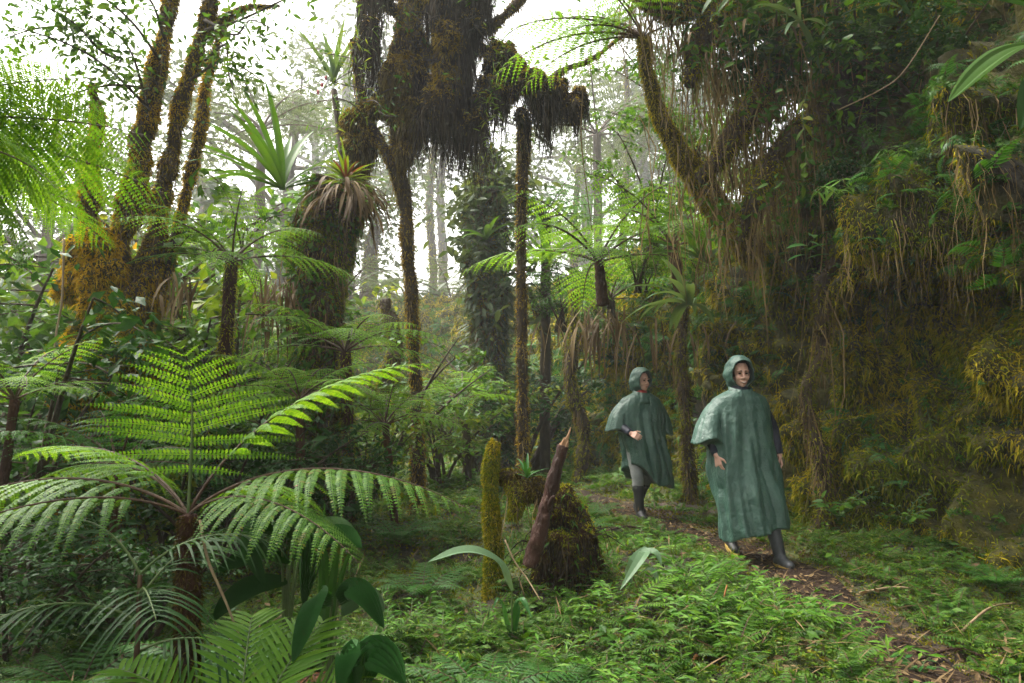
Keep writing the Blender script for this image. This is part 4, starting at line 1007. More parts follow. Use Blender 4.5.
# ---------------------------------------------------------------- single plants
def plant(name, label, cat, base, leaves, mat, n=22, stem_mat='stalk_green', group=None):
    """leaves: (points of the blade, width, options) and optional stalk points"""
    root = thing(name, label, cat, base, group)
    for pts, wd, opt in leaves:
        opt = dict(opt); mb = MB(); st = opt.pop('stalk', None); mm = opt.pop('mat', mat); lab = opt.pop('label', None)
        strap(mb, pts, wd, opt.pop('n', n), m=0, **opt)
        if st is not None: tube(mb, resample(st, 10), [.007, .005], 5, m=1)
        o = part(root, 'leaf', mb, [M[mm], M[stem_mat]], False)
        if lab: o['label'] = lab
    return root
PL = dict(cols=12, pleat=.26, fold=.12, base=.5, peak=.4)
b = on(292, 3.3)
def pleat(d, base, mid, tip, wd, up=(0, -.5, 1), **k):
    s0 = np.array(base); p0 = P(*mid[0]); return ([p0] + [P(*q) for q in mid[1:]] + [P(*tip)], wd, dict(PL, up=up, stalk=[s0, s0 * .5 + p0 * .5 + [0, 0, .08], p0], **k))
plant('pleated_plant', 'dark pleated broad leaved plant beside the front tree fern stem', 'plant', b, [
    pleat(3.3, b, [(282, 545, 3.25), (262, 520, 3.15), (250, 545, 3.05)], (266, 588, 3.0), .11, up=(-.6, -.6, .6)),
    pleat(3.3, b, [(292, 540, 3.3), (305, 522, 3.2), (312, 545, 3.1)], (303, 606, 3.0), .12, up=(.3, -.8, .5)),
    pleat(3.3, b, [(288, 560, 3.3), (262, 552, 3.2), (240, 560, 3.1)], (215, 572, 3.0), .12),
    pleat(3.3, b, [(296, 555, 3.3), (322, 538, 3.25), (345, 535, 3.2)], (362, 548, 3.1), .13, mat='leaf_glossy'),
    pleat(3.3, b, [(285, 580, 3.3), (255, 585, 3.2), (230, 600, 3.1)], (212, 622, 3.0), .12),
    pleat(3.3, b, [(300, 545, 3.4), (325, 525, 3.45), (345, 527, 3.4)], (358, 540, 3.4), .10, mat='leaf_pale')], 'leaf_dark')
b = on(332, 2.9)
plant('pleated_plant', 'glossy pleated plant with one big blade hanging down, lower left', 'plant', b, [
    pleat(2.9, b, [(332, 600, 2.9), (318, 598, 2.8), (306, 622, 2.7)], (292, 664, 2.65), .105, up=(-.5, -.8, .3), mat='leaf_glossy'),
    pleat(2.9, b, [(338, 600, 2.9), (352, 588, 2.85), (368, 598, 2.75)], (384, 628, 2.7), .10, up=(.3, -.8, .6)),
    pleat(2.9, b, [(342, 612, 3.0), (362, 596, 3.0), (374, 600, 2.95)], (384, 612, 2.9), .10, mat='leaf_pale')], 'leaf_glossy')
b = on(356, 2.5)
plant('pleated_plant', 'dark ribbed leaves rising from the bottom edge right of the small palm', 'plant', b, [
    pleat(2.5, b, [(352, 685, 2.5), (352, 655, 2.45), (346, 660, 2.4)], (338, 692, 2.35), .10, up=(-.4, -.8, .4)),
    pleat(2.5, b, [(362, 680, 2.5), (372, 654, 2.45), (388, 660, 2.4)], (405, 684, 2.35), .13, up=(.3, -.8, .6))], 'leaf_glossy')
b = on(330, 3.6)
plant('sword_plant', 'upright dark sword leaves behind the pleated plant', 'plant', b, [
    ([b, P(322 + 0, 560, 3.55), P(325 + 0, 500, 3.5)], .035, dict(up=(0, -1, .1))), ([b, P(336, 560, 3.55), P(345, 515, 3.5)], .04, dict(up=(0, -1, .1))),
    ([b, P(328, 570, 3.6), P(316, 530, 3.6)], .035, dict(up=(0, -1, .1))), ([b, P(342, 575, 3.5), P(356, 545, 3.4)], .03, dict(up=(0, -1, .1)))], 'leaf_dark')
b = on(512, 4.15)
plant('strap_leaved_plant', 'plant with one long arching strap leaf below the mossy post', 'plant', b, [
    ([P(512, 590, 4.1), P(500, 565, 4.1), P(480, 553, 4.05), P(458, 552, 4.0), P(428, 562, 3.9)], .10, dict(up=(0, -.3, 1), mat='leaf_pale', cols=4, fold=.3, stalk=[b, P(512, 590, 4.1)])),
    ([b, P(520, 600, 4.1), P(532, 618, 4.0)], .05, dict(up=(0, -.5, 1))), ([b, P(500, 600, 4.05), P(492, 610, 4.0)], .04, dict(up=(0, -.5, 1)))], 'leaf_glossy')
b = on(628, 4.5)
plant('strap_leaved_plant', 'pale strap leaved plant between the root ball and the hikers', 'plant', b, [
    ([b + [0, 0, .05], P(630, 572, 4.45), P(640, 556, 4.4), P(655, 552, 4.35), P(662, 566, 4.3)], .075, dict(up=(0, -.6, 1), cols=4)),
    ([b + [0, 0, .05], P(632, 565, 4.4), P(645, 552, 4.4), P(640, 560, 4.3), P(620, 590, 4.2)], .075, dict(up=(-.3, -.7, .8), cols=4)),
    ([b + [0, 0, .05], P(640, 575, 4.4), P(652, 570, 4.3), P(660, 590, 4.25)], .05, dict(up=(0, -.6, 1), cols=4))], 'leaf_pale')
# small bright fern frond near the mound
b = on(632, 4.1); root = thing('small_fern', 'two light green fern fronds left of the leafy mound', 'fern', b)
fm = fr_mesh('tiny', 'fern_bright', 'stalk_green', L=.34, a0=35, a1=-5, npin=13, plen=.10, seed=3, fine=1, t0=.15, stalk=.003, droop=.1); frond(root, fm, (0, 0, .08), 70, 10, 0); frond(root, fm, (0, 0, .05), 130, 0, 0, .7)
b = on(383, 3.4); root = thing('dead_fern', 'rusty brown dead fern frond lying in the green right of the pleated leaves', 'fern', b)
fm = fr_mesh('rust', 'leaf_red', 'stalk_brown', L=.5, a0=25, a1=-30, npin=14, plen=.12, seed=3, fine=1, t0=.15, stalk=.004, droop=.3); frond(root, fm, (.0, 0, .12), -100, 0, 0); frond(root, fm, (0, 0, .10), -60, 0, 10, .8)
# palms with narrow leaflets, lower left
def palm_frond(L, n, ll, lw, a0, a1, seed, m, stalk=.006, droop=.5, p0=(0, 0, 0), az=0, t0=.25, fw=35):
    r = np.random.default_rng(seed); c = arc(p0, az, L, a0, a1, 20, r.uniform(-.08, .08)); tube(m, c, [stalk, stalk * .4], 5, m=1)
    T = nrm(np.gradient(c, axis=0)); F = frames(T, np.array([0, 0, 1.0]))
    for q in np.linspace(t0, 1, n):
        k = q * 19; i = int(min(k, 18)); b_ = c[i] + (c[i + 1] - c[i]) * (k - i) if i < 19 else c[19]
        l = ll * math.sin(math.pi * (.18 + .74 * (q - t0) / (1 - t0))) ** .7
        for sg in (-1, 1):
            D = nrm(F[i, :, 0] * sg * math.cos(R_(fw)) + T[i] * math.sin(R_(fw)) + F[i, :, 2] * r.uniform(.05, .3))
            s = np.linspace(0, 1, 5)[:, None]; pts = b_ + D * s * l - np.array([0, 0, droop * l]) * s ** 2
            strap(m, pts, lw, 6, .3, up=F[i, :, 2], peak=.35, base=.5)
def palm(name, label, b, specs, mat, stem=None):
    root = thing(name, label, 'palm', b)
    if stem is not None:
        m = MB(); tube(m, resample(stem, 14), [.014, .009], 7); part(root, 'stem', m, M['stalk_brown'])
    for (p0, az, L, n, ll, lw, a0, a1, dr) in specs:
        m = MB(); palm_frond(L, n, ll, lw, a0, a1, int(az) % 97, m, droop=dr, p0=p0, az=az); part(root, 'frond', m, [M[mat], M['stalk_green']])
    return root
b = on(250, 2.45); p0 = b + [0, 0, .04]
palm('small_palm', 'small feather palm with stiff narrow leaflets at the bottom edge', b,
     [(p0, -80, .62, 19, .24, .018, 62, 5, .15), (p0, 75, .62, 19, .24, .018, 60, 5, .15), (p0, -20, .62, 19, .24, .018, 70, 20, .15), (p0, 30, .6, 19, .24, .018, 72, 20, .15), (p0, 170, .5, 16, .22, .018, 70, 10, .15), (p0, -135, .5, 16, .22, .018, 60, 0, .15)], 'fern_bright')
b = on(132, 2.75); pt = P(140, 575, 2.8)
palm('thin_palm', 'spindly palm with drooping thread-like leaflets in the dark lower left', b,
     [(pt, -70, .6, 15, .30, .011, 55, -20, .55), (pt, 85, .55, 15, .30, .011, 50, -25, .55), (pt - [0, 0, .1], 150, .5, 14, .28, .011, 40, -30, .6), (pt - [0, 0, .18], -120, .55, 14, .30, .011, 40, -30, .6), (pt - [0, 0, .1], 20, .5, 14, .3, .011, 50, -10, .5), (pt - [0, 0, .3], 95, .5, 14, .3, .011, 30, -30, .6)], 'leaf_dark', [b, (b + pt) / 2 + [.03, 0, 0], pt])

# rosettes
def rosette(name, label, c, n, L, wd, mat, el=(10, 75), az=(0, 360), curl=35, skirt=0, core=None, cat='bromeliad', peak=.35, sk=(.3, .8), cols=4):
    root = thing(name, label, cat, c); c = np.array(c, float)
    for k in range(n):
        a = az[0] + (az[1] - az[0]) * (k + rng.uniform(-.3, .3)) / n; e = rng.uniform(*el); m = MB()
        strap(m, arc(c, a, L * rng.uniform(.75, 1.1), e, e - curl * rng.uniform(.6, 1.4), 8), wd * rng.uniform(.8, 1.1), 12, .35, peak=peak, base=.6, cols=cols)
        part(root, 'leaf', m, [M[mat]])
    if skirt:
        m = MB()
        for k in range(skirt):
            a = rng.uniform(0, 360); st = c + np.array([math.sin(R_(a)), math.cos(R_(a)), 0]) * rng.uniform(.05, .22) - [0, 0, rng.uniform(0, .25)]
            strap(m, arc(st, a, rng.uniform(*sk), rng.uniform(-30, 20), rng.uniform(-100, -80), 7, rng.uniform(-.2, .2)), rng.uniform(.02, .055), 7, .3, peak=.4)
        part(root, 'dead_leaves', m, [M['leaf_dead']])
    return root
r1 = rosette('strap_rosette', 'large green rosette of sword leaves on top of the broken trunk, left', P(282, 190, 7.45), 26, 1.25, .10, 'leaf_mid', (5, 85), (-170, 60), 35)
r2 = rosette('bromeliad', 'bromeliad with a long skirt of dead brown leaves hanging from the broken trunk', P(346, 182, 7.6), 26, .42, .045, 'leaf_yellow', (5, 80), curl=45, skirt=120, sk=(.35, .8))
m = MB()
for k in range(9): strap(m, arc(P(346, 180, 7.55), k * 40 + 10, .3, 55, 20, 6), .035, 8, .3)
part(r2, 'leaf', m, [M['leaf_red']])['label'] = 'reddish inner leaves'
r3 = rosette('strap_rosette', 'rosette with upright sword leaves and red buds high above the dark broken trunk', P(334, 84, 8.8), 13, .85, .085, 'leaf_pale', (40, 85), (-160, 160), 25)
m = MB()
for px, py in ((322, 85), (326, 78), (318, 92)): V, q = blob(P(px, py, 8.6), (.018, .018, .035), .2, 2, 12, 8); m.add(V, q=q)
part(r3, 'bud', m, [M['bud_red']])
mb = MB(); stem_ = [P(334, 90, 8.8), P(340, 140, 8.7), P(345, 200, 8.4)]; tube(mb, resample(stem_, 12), [.04, .05], 8, lump=.3); part(r3, 'stem', mb, M['bark'])
mbl = MB(); leaf_cloud(mbl, P(345, 140, 8.6) + rng.normal(size=(260, 3)) * [.22, .2, .45], .10, LF['lance']); part(r3, 'creeper', mbl, M['leaf_mid'], False)
rosette('strap_rosette', 'pale strap leaved rosette on the bank above the second hiker', P(690, 305, 7.4), 13, .85, .10, 'leaf_pale', (10, 70), (-170, 60), 60)
rosette('strap_rosette', 'broad green strap leaves at the bank edge above the pale rosette', P(706, 262, 7.7), 10, .95, .14, 'leaf_mid', (25, 75), (-160, 60), 45)
rosette('strap_rosette', 'rosette of wide leaves by the clad trunk in the mist', P(548, 262, 12.2), 9, 1.0, .16, 'leaf_mid', (20, 80), (-160, 160), 45)
rosette('bromeliad', 'small bromeliad perched on the mossy log behind the red stick', P(527, 478, 4.9), 11, .19, .026, 'leaf_glossy', (20, 80), curl=50)
rosette('bromeliad', 'bromeliad low on the clad trunk, its wide leaves hanging', P(486, 240, 12.8), 12, .75, .11, 'leaf_mid', (0, 80), curl=60)
rosette('strap_rosette', 'strap leaves over the lip of the bank at the top edge', P(800, 22, 6.3), 9, .62, .055, 'leaf_pale', (-20, 60), (-160, 100), 60)
# the big dark blades of a plant at the upper right
b = P(1040, 40, 4.6)
plant('giant_leaved_plant', 'plant with a big torn blade and a long dark leaf in the upper right corner', 'plant', b, [
    ([P(1045, 42, 4.6), P(1010, 50, 4.5), P(980, 70, 4.4), P(948, 102, 4.3)], .17, dict(up=(0, -.7, 1), cols=6, pleat=.05, mat='leaf_mid')),
    ([P(1045, 10, 4.4), P(990, -4, 4.3), P(920, -4, 4.2), P(850, 8, 4.1)], .20, dict(up=(0, -.3, 1), cols=6, pleat=.05)),
    ([P(1045, 60, 4.6), P(1030, 90, 4.5), P(1020, 130, 4.4)], .14, dict(up=(0, -.7, .6), cols=6))], 'leaf_dark')

# leafy sprays and vines on the bank
def spray(name, label, c, stems, leaf, tm, mat, cat='plant', ls=.5, stemr=.004, hang=.1, group=None):
    """stems: lists of points; leaves alternate along each"""
    root = thing(name, label, cat, c, group); ms, ml = MB(), MB()
    for pts, n in stems:
        cc = resample(pts, 20); tube(ms, cc, [stemr, stemr * .5], 5); c0 = np.asarray(stems[0][0])[0]
        if 1e-3 < np.linalg.norm(cc[0] - c0) < 1.5: tube(ms, resample([c0, (c0 + cc[0]) / 2 - [0, 0, .02], cc[0]], 6), stemr * .7, 4)
        k = np.linspace(2, 19, n).astype(int); pos = cc[k]; Tn = nrm(np.gradient(cc, axis=0))[k]
        S = nrm(np.cross(Tn, np.array([0, .2, 1.0])) + 1e-6); sg = np.where(np.arange(n) % 2, 1, -1)[:, None]
        D = nrm(S * sg + Tn * ls + rng.normal(size=(n, 3)) * .25 - [0, 0, hang])
        ml.inst(tm[0], tm[1], pos, frames(D, nrm(np.array([0, -.35, 1.0]) + rng.normal(size=(n, 3)) * .3)), leaf * rng.uniform(.7, 1.15, n))
    part(root, 'stems', ms, M['stalk_green']); part(root, 'leaves', ml, M[mat], False); return root
def fan(px, py, d, n, L, el, a1, azr, nl):
    c = P(px, py, d); return [(arc(c, rng.uniform(*azr), L * rng.uniform(.7, 1.2), rng.uniform(*el), a1 + rng.uniform(-15, 15), 9), nl) for _ in range(n)]
spray('bamboo_spray', 'bamboo spray with drooping narrow leaves in front of the dark bank, upper right', P(836, 196, 6.0), fan(836, 196, 6.0, 7, .36, (10, 60), -50, (90, 270), 9), .16, LF['lance'], 'bamboo_leaf', hang=.4)
spray('broad_leaved_sprig', 'sprig of four long pale leaves sticking out under the root curtain', P(806, 246, 6.0), [([P(806, 262, 6.0), P(808, 245, 5.9), P(814, 238, 5.85)], 6)], .24, leaf_t(.30, 4, .25, .3), 'leaf_glossy', hang=.1)
spray('climber', 'climbing vine with round yellow green leaves hanging down the root curtain', P(806, 95, 6.3), [([P(808, 85, 6.3), P(803, 115, 6.2), P(806, 150, 6.15), P(803, 185, 6.1)], 14)], .14, LF['broad'], 'leaf_yellow', 'vine', hang=.4)
spray('climber', 'vine with paired dark leaves at the right edge above the overhang', P(990, 160, 5.2), [([P(1010, 120, 5.2), P(990, 160, 5.1), P(985, 195, 5.0)], 9), ([P(1020, 150, 5.2), P(1005, 180, 5.1)], 6)], .15, LF['broad'], 'leaf_glossy', 'vine')
spray('bamboo_spray', 'small pale leaved spray at the right edge on the overhang lip', P(1000, 206, 5.1), fan(1000, 204, 5.1, 6, .24, (20, 70), -20, (120, 260), 7), .10, LF['lance'], 'leaf_pale')
spray('bamboo_spray', 'bamboo spray arching over the dark bank left of the big torn blade', P(915, 165, 5.8), fan(910, 165, 5.8, 8, .50, (10, 70), -30, (100, 280), 10), .15, LF['lance'], 'bamboo_leaf', hang=.3)
spray('leafy_sprig', 'sprig of oval leaves on a long thin stem crossing the dark bank', P(890, 150, 5.9), [([P(855, 175, 6), P(890, 150, 5.9), P(925, 140, 5.8), P(960, 128, 5.8)], 13), ([P(900, 180, 5.9), P(925, 165, 5.8), P(945, 155, 5.8)], 8)], .12, LF['broad'], 'leaf_mid')
spray('climber', 'creeper with small leaves on the bank face right of the front hiker', P(935, 440, 6.3), [([P(925, 400, 6.4), P(935, 440, 6.2), P(945, 480, 6.1)], 12), ([P(960, 430, 6.2), P(945, 450, 6.1)], 7)], .085, LF['broad'], 'leaf_mid', 'vine')
spray('climber', 'creeper trailing down the dark hollow under the overhang', P(870, 290, 6.6), [([P(868, 270, 6.6), P(875, 300, 6.5), P(885, 330, 6.5)], 10), ([P(880, 270, 6.6), P(900, 300, 6.4)], 7)], .11, LF['broad'], 'leaf_dark', 'vine')
spray('leafy_sprig', 'low leafy sprig growing at the foot of the bank beside the front hiker boots', P(835, 505, 6.2), fan(838, 520, 6.1, 7, .36, (40, 85), 20, (90, 270), 9), .10, LF['broad'], 'leaf_mid')
spray('leafy_sprig', 'green sprig at the foot of the mossy bank near the right edge', P(905, 520, 5.9), fan(905, 525, 5.8, 7, .30, (40, 85), 10, (90, 270), 9), .08, LF['broad'], 'leaf_mid')
spray('leafy_sprig', 'little seedling with bright leaves standing alone in the path mud', on(905, 3.75), [(arc(on(905, 3.75), a_, .13, 60, 10, 6), 5) for a_ in (60, 150, 250, 330)], .07, LF['broad'], 'leaf_glossy')
spray('leafy_sprig', 'plant with orange tinged leaves on the root curtain', P(765, 60, 6.8), fan(765, 60, 6.8, 6, .30, (0, 70), -30, (100, 270), 7), .12, LF['broad'], 'leaf_yellow')
spray('leafy_sprig', 'sprig with large bright leaves at the top edge left of the strap leaves', P(750, 20, 6.6), fan(745, 15, 6.6, 8, .5, (0, 60), -40, (90, 280), 8), .17, LF['broad'], 'leaf_mid')
spray('leafy_sprig', 'dark glossy sprig near the right edge over the torn blade shadow', P(960, 180, 5.5), fan(955, 175, 5.6, 6, .4, (0, 60), -30, (100, 280), 8), .14, LF['broad'], 'leaf_dark')
# the bamboo-like plants on the mound by the path
def mound_bamboo(label, px, d, n, L, leaf=.085):
    b = on(px, d); st = []
    for k in range(n):
        b2 = b + np.array([rng.normal() * .13, rng.normal() * .13, 0]); b2[2] = float(H(b2[0], b2[1]))
        st.append((arc(b2, rng.uniform(0, 360), L * rng.uniform(.6, 1.2), rng.uniform(55, 88), rng.uniform(-15, 35), 9), 11))
    return spray('mound_plant', label, b, st, leaf, leaf_t(.24, 2, .2, .2, .35), 'bamboo_leaf', 'plant', .7, .003)
for lab, px, d, n, L in [('clump of small bamboo leaves on the mound directly below the front hiker', 742, 4.6, 22, .30), ('bamboo leaf clump at the left end of the leafy mound', 690, 4.35, 22, .30),
                         ('bamboo leaf clump at the right end of the mound by the muddy path', 800, 4.3, 20, .30), ('bamboo leaf clump on the near face of the mound, centre', 745, 4.0, 22, .26),
                         ('bamboo leaf clump low on the mound near the orange stick', 690, 3.75, 20, .26), ('bamboo leaf clump hanging to the path edge on the mound', 828, 3.95, 16, .28),
                         ('leafy clump in front of the second hiker boots', 650, 5.7, 18, .28), ('leafy clump at the foot of the root ball, right side', 598, 4.4, 16, .26),
                         ('leafy clump at the bottom edge below the root ball', 560, 3.5, 20, .28), ('leafy clump at the bottom edge left of the mound', 630, 3.4, 18, .26),
                         ('leafy clump in front of the mossy post foot', 470, 4.3, 16, .26), ('leafy clump left of the long strap leaf', 415, 4.2, 18, .28), ('leafy clump at the bottom edge right of the ribbed leaves', 440, 3.3, 20, .28)]:
    mound_bamboo(lab, px, d, n, L, .085 if px > 640 else .07)
b = on(488, 3.4); root = thing('small_fern', 'low fern fanning out at the bottom edge under the strap leaf', 'fern', b)
fm2 = fr_mesh('low', 'fern_dark', 'stalk_brown', L=.55, a0=55, a1=-15, npin=16, plen=.15, seed=6, fine=1, t0=.15, stalk=.004, droop=.2)
for k in range(8): frond(root, fm2, (0, 0, .02), k * 45 + rng.uniform(-12, 12), 0, 0, rng.uniform(.7, 1.05))
for lab, px, d, s in [('low fern in the green left of the mossy post', 425, 5.2, 1.0), ('low fern at the foot of the thin sapling', 400, 6.6, 1.1), ('low fern by the bottom edge between strap leaf and root ball', 540, 3.25, .8), ('low dark fern under the front fern, left of the pleated plant', 225, 3.4, 1.1), ('low fern at the lower left corner', 60, 2.7, 1.0), ('low fern in the shade beneath the left front fronds', 95, 3.6, 1.1), ('low fern right of the path near the right edge', 985, 5.0, .7), ('low fern behind the red stick on the mossy slope', 575, 6.4, .9), ('low fern on the slope left of the second hiker', 590, 7.6, .9)]:
    dup(root, on(px, d), rng.uniform(0, 6), s, lab)

# ---------------------------------------------------------------- root curtain and mossy limbs on the right
b = P(860, 100, 7.6)
lt, V, F = mossy_tree('root_hung_tree', 'mossy tree sprawling over the bank, hung with a long curtain of dry tan roots', b, [
    ('trunk', [P(900, 200, 8.0), P(860, 90, 7.6), P(800, 20, 7.3), P(730, 0, 7.1), P(670, 10, 6.9), P(620, -20, 6.8)], [.26, .24, .22, .19, .13, .07], .5),
    ('limb', [P(800, 20, 7.3), P(760, 90, 7.0), P(725, 150, 6.9), P(700, 178, 6.9)], [.14, .12, .13, .08], .5),
    ('limb', [P(860, 90, 7.6), P(880, 180, 6.9), P(850, 240, 6.7), P(820, 290, 6.7), P(822, 335, 6.7)], [.16, .14, .10, .07, .05], .5),
    ('limb', [P(850, 100, 7.4), P(800, 130, 6.9), P(760, 185, 6.7), P(740, 240, 6.7)], [.14, .12, .10, .05], .5),
    ('limb', [P(730, 0, 7.1), P(700, 45, 6.9), P(690, 85, 6.8)], [.16, .14, .06], .5),
    ('limb', [P(860, 90, 7.6), P(930, 60, 6.8), P(1000, 20, 6.2), P(1080, -30, 5.6)], [.2, .16, .14, .1], .5)],
    ['moss_brown', 'moss_olive', 'moss_gold'], 42000, .045, .010, 'bark')
mb = MB(); q, n_ = surf_pts(V, F, int(1300 * QUAL), lambda c_, n2: np.clip(.35 - n2[:, 2], .02, 1) * np.where(c_[:, 0] < 2.6, 1.5, .5))
q = q[fbm(q, 3.5, 2) > -.1]; blades(mb, q, rnd_dir(len(q)), rng.uniform(.25, 1.4, len(q)), .012, hang=True)
n = int(900 * QUAL); kx = rng.normal(752, 48, 60); px = kx[rng.integers(0, 60, n)] + rng.normal(size=n) * 6; py = rng.uniform(-30, 240, n); q = np.array([P(a_, b_, d_) for a_, b_, d_ in zip(px, py, rng.uniform(6.6, 7.4, n))])
blades(mb, q, rnd_dir(n), rng.uniform(.2, .95, n), .013, hang=True)
for k in range(60):     # cord-like roots and bare twigs
    a_ = P(rng.normal(755, 55), rng.uniform(-20, 120), rng.uniform(6.5, 7.4)); L = rng.uniform(.6, 2.2)
    pts = [a_, a_ + [rng.normal() * .08, rng.normal() * .05, -L * .4], a_ + [rng.normal() * .16, rng.normal() * .08, -L]]
    tube(mb, resample(pts, 12), [.007, .004], 4)
part(lt, 'hanging_roots', mb, M['root_tan'], False, 'stuff')
mb = MB()
for k in range(34):
    a_ = P(rng.uniform(690, 800), rng.uniform(10, 190), rng.uniform(6.5, 7.0)); strap(mb, arc(a_, rng.uniform(0, 360), rng.uniform(.2, .55), rng.uniform(-60, 0), -88, 6), rng.uniform(.015, .04), 7, .3)
part(lt, 'dead_leaves', mb, M['leaf_dead'])
mbl = MB()
for px, py, n, sp, d_ in [(700, 60, 70, .12, 6.7), (770, 110, 80, .16, 6.6), (735, 20, 90, .2, 6.6), (820, 60, 110, .22, 6.5), (720, 210, 80, .15, 6.6), (780, 190, 70, .15, 6.5), (860, 60, 120, .25, 6.3), (830, 130, 80, .2, 6.4)]:
    leaf_cloud(mbl, P(px, py, d_) + rng.normal(size=(n, 3)) * sp, .09, LF['broad'])
part(lt, 'creeper', mbl, M['leaf_mid'], False)
# unseen leaf crowns added above the frame to shade the foreground and bank
def overhead(root, n, k, xr, yr, zr, leaf, seed):
    r = np.random.default_rng(seed); c_ = np.stack([r.uniform(*xr, k), r.uniform(*yr, k), r.uniform(*zr, k)], 1); m = MB()
    leaf_cloud(m, c_[r.integers(0, k, n)] + r.normal(size=(n, 3)) * [.75, .75, .25], leaf, LF['broad'], .35); return part(root, 'shading_canopy', m, M['leaf_dark'], False)
overhead(lt, 4200, 70, (1.0, 9.5), (-7, 10), (7.2, 9.2), .30, 1)
overhead(t3, 4600, 60, (-3.0, 2.2), (-8, 5.5), (7.6, 10.0), .30, 2)
overhead(t1, 6000, 60, (-10, -3.2), (-7, 5.0), (7.8, 10.5), .30, 3)
# unseen forest added behind the camera to block flat frontal light
mbt = MB(); c_ = np.stack([rng.uniform(-30, 30, 170), rng.uniform(-27, -9, 170), rng.uniform(.5, 11, 170)], 1); n = 4500
leaf_cloud(mbt, c_[rng.integers(0, 170, n)] + rng.normal(size=(n, 3)) * [1.2, 1.2, .9], .42, LF['kite'], .6)
c_ = np.stack([rng.uniform(-16, -6.5, 90), rng.uniform(-9, 4, 90), rng.uniform(.2, 8, 90)], 1); n = 8000  # left flank, added to darken the lower left undergrowth
leaf_cloud(mbt, c_[rng.integers(0, 90, n)] + rng.normal(size=(n, 3)) * [.7, .9, .8], .38, LF['kite'], .6)
tag(mbt.build('shading_forest', M['leaf_dark'], smooth=False), 'unseen forest behind and left of the camera, added to block light', 'forest', kind='stuff')
# dead hanging fronds on the middle bank
def dead_skirt(label, px, py, d, n, L, wd, sx):
    c = P(px, py, d); root = thing('dead_fronds', label, 'dead fronds', c); m = MB()
    for k in range(n):
        st = c + [rng.normal() * sx, rng.normal() * .15, rng.uniform(-.1, .15)]
        strap(m, arc(st, rng.uniform(90, 270), L * rng.uniform(.6, 1.15), rng.uniform(-80, -20), rng.uniform(-95, -85), 6, rng.uniform(-.06, .06)), wd * rng.uniform(.6, 1.2), 7, .3, peak=.3, base=.6)
    part(root, 'fronds', m, M['leaf_dead'], True); return root
dead_skirt('skirt of straight dead tan fronds hanging above the second hiker', 602, 318, 9.6, 46, .85, .035, .22)
dead_skirt('bundle of dead brown fronds hanging on the bank right of the second hiker', 690, 330, 8.3, 26, .7, .025, .35)
dead_skirt('dead tan fronds drooping on the far bank by the clad trunk', 560, 325, 12.5, 26, 1.0, .04, .35)
dead_skirt('dry leaves bunched by the foot of the leaning twin trunks', 178, 288, 6.2, 26, .42, .03, .08)
dead_skirt('dead fronds hanging at the left side of the broken trunk', 278, 288, 7.5, 50, .85, .028, .12)
# mossy stilt trunks against the bank
for lab, px, d, top, r0 in [('mossy stilt trunk against the dark bank, right of the front hiker', 815, 6.75, 275, .075), ('mossy post-like trunk on the bank behind the hikers', 690, 8.8, 300, .07), ('mossy trunk on the far bank left of the second hiker', 575, 11.6, 290, .10), ('thin mossy trunk on the bank below the clad trunk', 530, 14.5, 300, .13), ('stout root clad trunk on the far bank', 478, 17, 300, .2)]:
    pole(lab, px, d, top, r0, rng.uniform(-4, 4), 3500, bark='bark', moss=('moss_brown', 'moss_olive', 'moss_olive'))

# ---------------------------------------------------------------- mossy post, log, root ball, broken stick
b = on(491, 5.0); b2 = on(492, 5.0)
mossy_tree('mossy_post', 'upright broken post thickly coated in yellow green moss, left of the red stick', b, [('trunk', [b - [0, 0, .15], P(493, 560, 5.0), P(490, 500, 5.0), P(491, 462, 5.0), P(493, 446, 5.0), P(496, 440, 5.0)], [.085, .066, .060, .058, .054, .03], .55)], ['moss_olive', 'moss_green', 'moss_gold'], 14000, .022, .007, 'moss_base', cat='stump')
b = P(522, 478, 5.0)
mossy_tree('fallen_log', 'short mossy log bridging from the post to the red stick', 'log' and b, [('trunk', [P(496, 476, 5.06), P(510, 478, 5.02), P(530, 486, 4.96), P(552, 496, 4.9)], [.030, .055, .07, .07], .8), ('limb', [P(512, 475, 5.0), P(517, 500, 4.95), P(512, 520, 4.95)], [.06, .05, .02], .6)], ['moss_brown', 'moss_brown', 'moss_olive'], 7000, .028, .008, 'bark', hang=40, cat='log')
b = on(566, 4.8); root = thing('root_ball', 'dark upturned root ball bristling with roots and small ferns, below the red stick', 'root ball', b)
mb = MB(); V1, q1 = blob(P(568, 552, 4.9), (.19, .21, .30), .8, 2.8, 50, 34, 3); V2, q2 = blob(P(560, 512, 4.85), (.10, .13, .17), .7, 2.6, 40, 26, 7)
V = np.vstack([V1, V2]); F = np.vstack([q1, q2 + len(V1)]); mb.add(V, q=F)
q, n_ = surf_pts(V, F, int(9000 * QUAL)); blades(mb, q, n_, .03, .007, .8, .8, .6, m=1)
part(root, 'root_mass', mb, [M['fern_trunk'], M['moss_brown']], False)
mb = MB(); q, n_ = surf_pts(V, F, int(3800 * QUAL), lambda c_, n2: np.clip(.7 - n2[:, 2], .05, 2)); blades(mb, q, n_, rng.uniform(.05, .18, len(q)), .005, hang=True)
for k in range(60):
    a_ = q[rng.integers(0, len(q))]; o_ = nrm(a_ - P(566, 550, 4.85)); e_ = rng.uniform(.5, 1.5); tube(mb, resample([a_ - o_ * .03, a_ + o_ * .10 * e_ + rng.normal(size=3) * .02, a_ + o_ * .15 * e_ + [rng.normal() * .05, 0, -.12 * e_]], 9), [.006, .002], 4)
part(root, 'rootlets', mb, M['fibre_dark'], False, 'stuff')
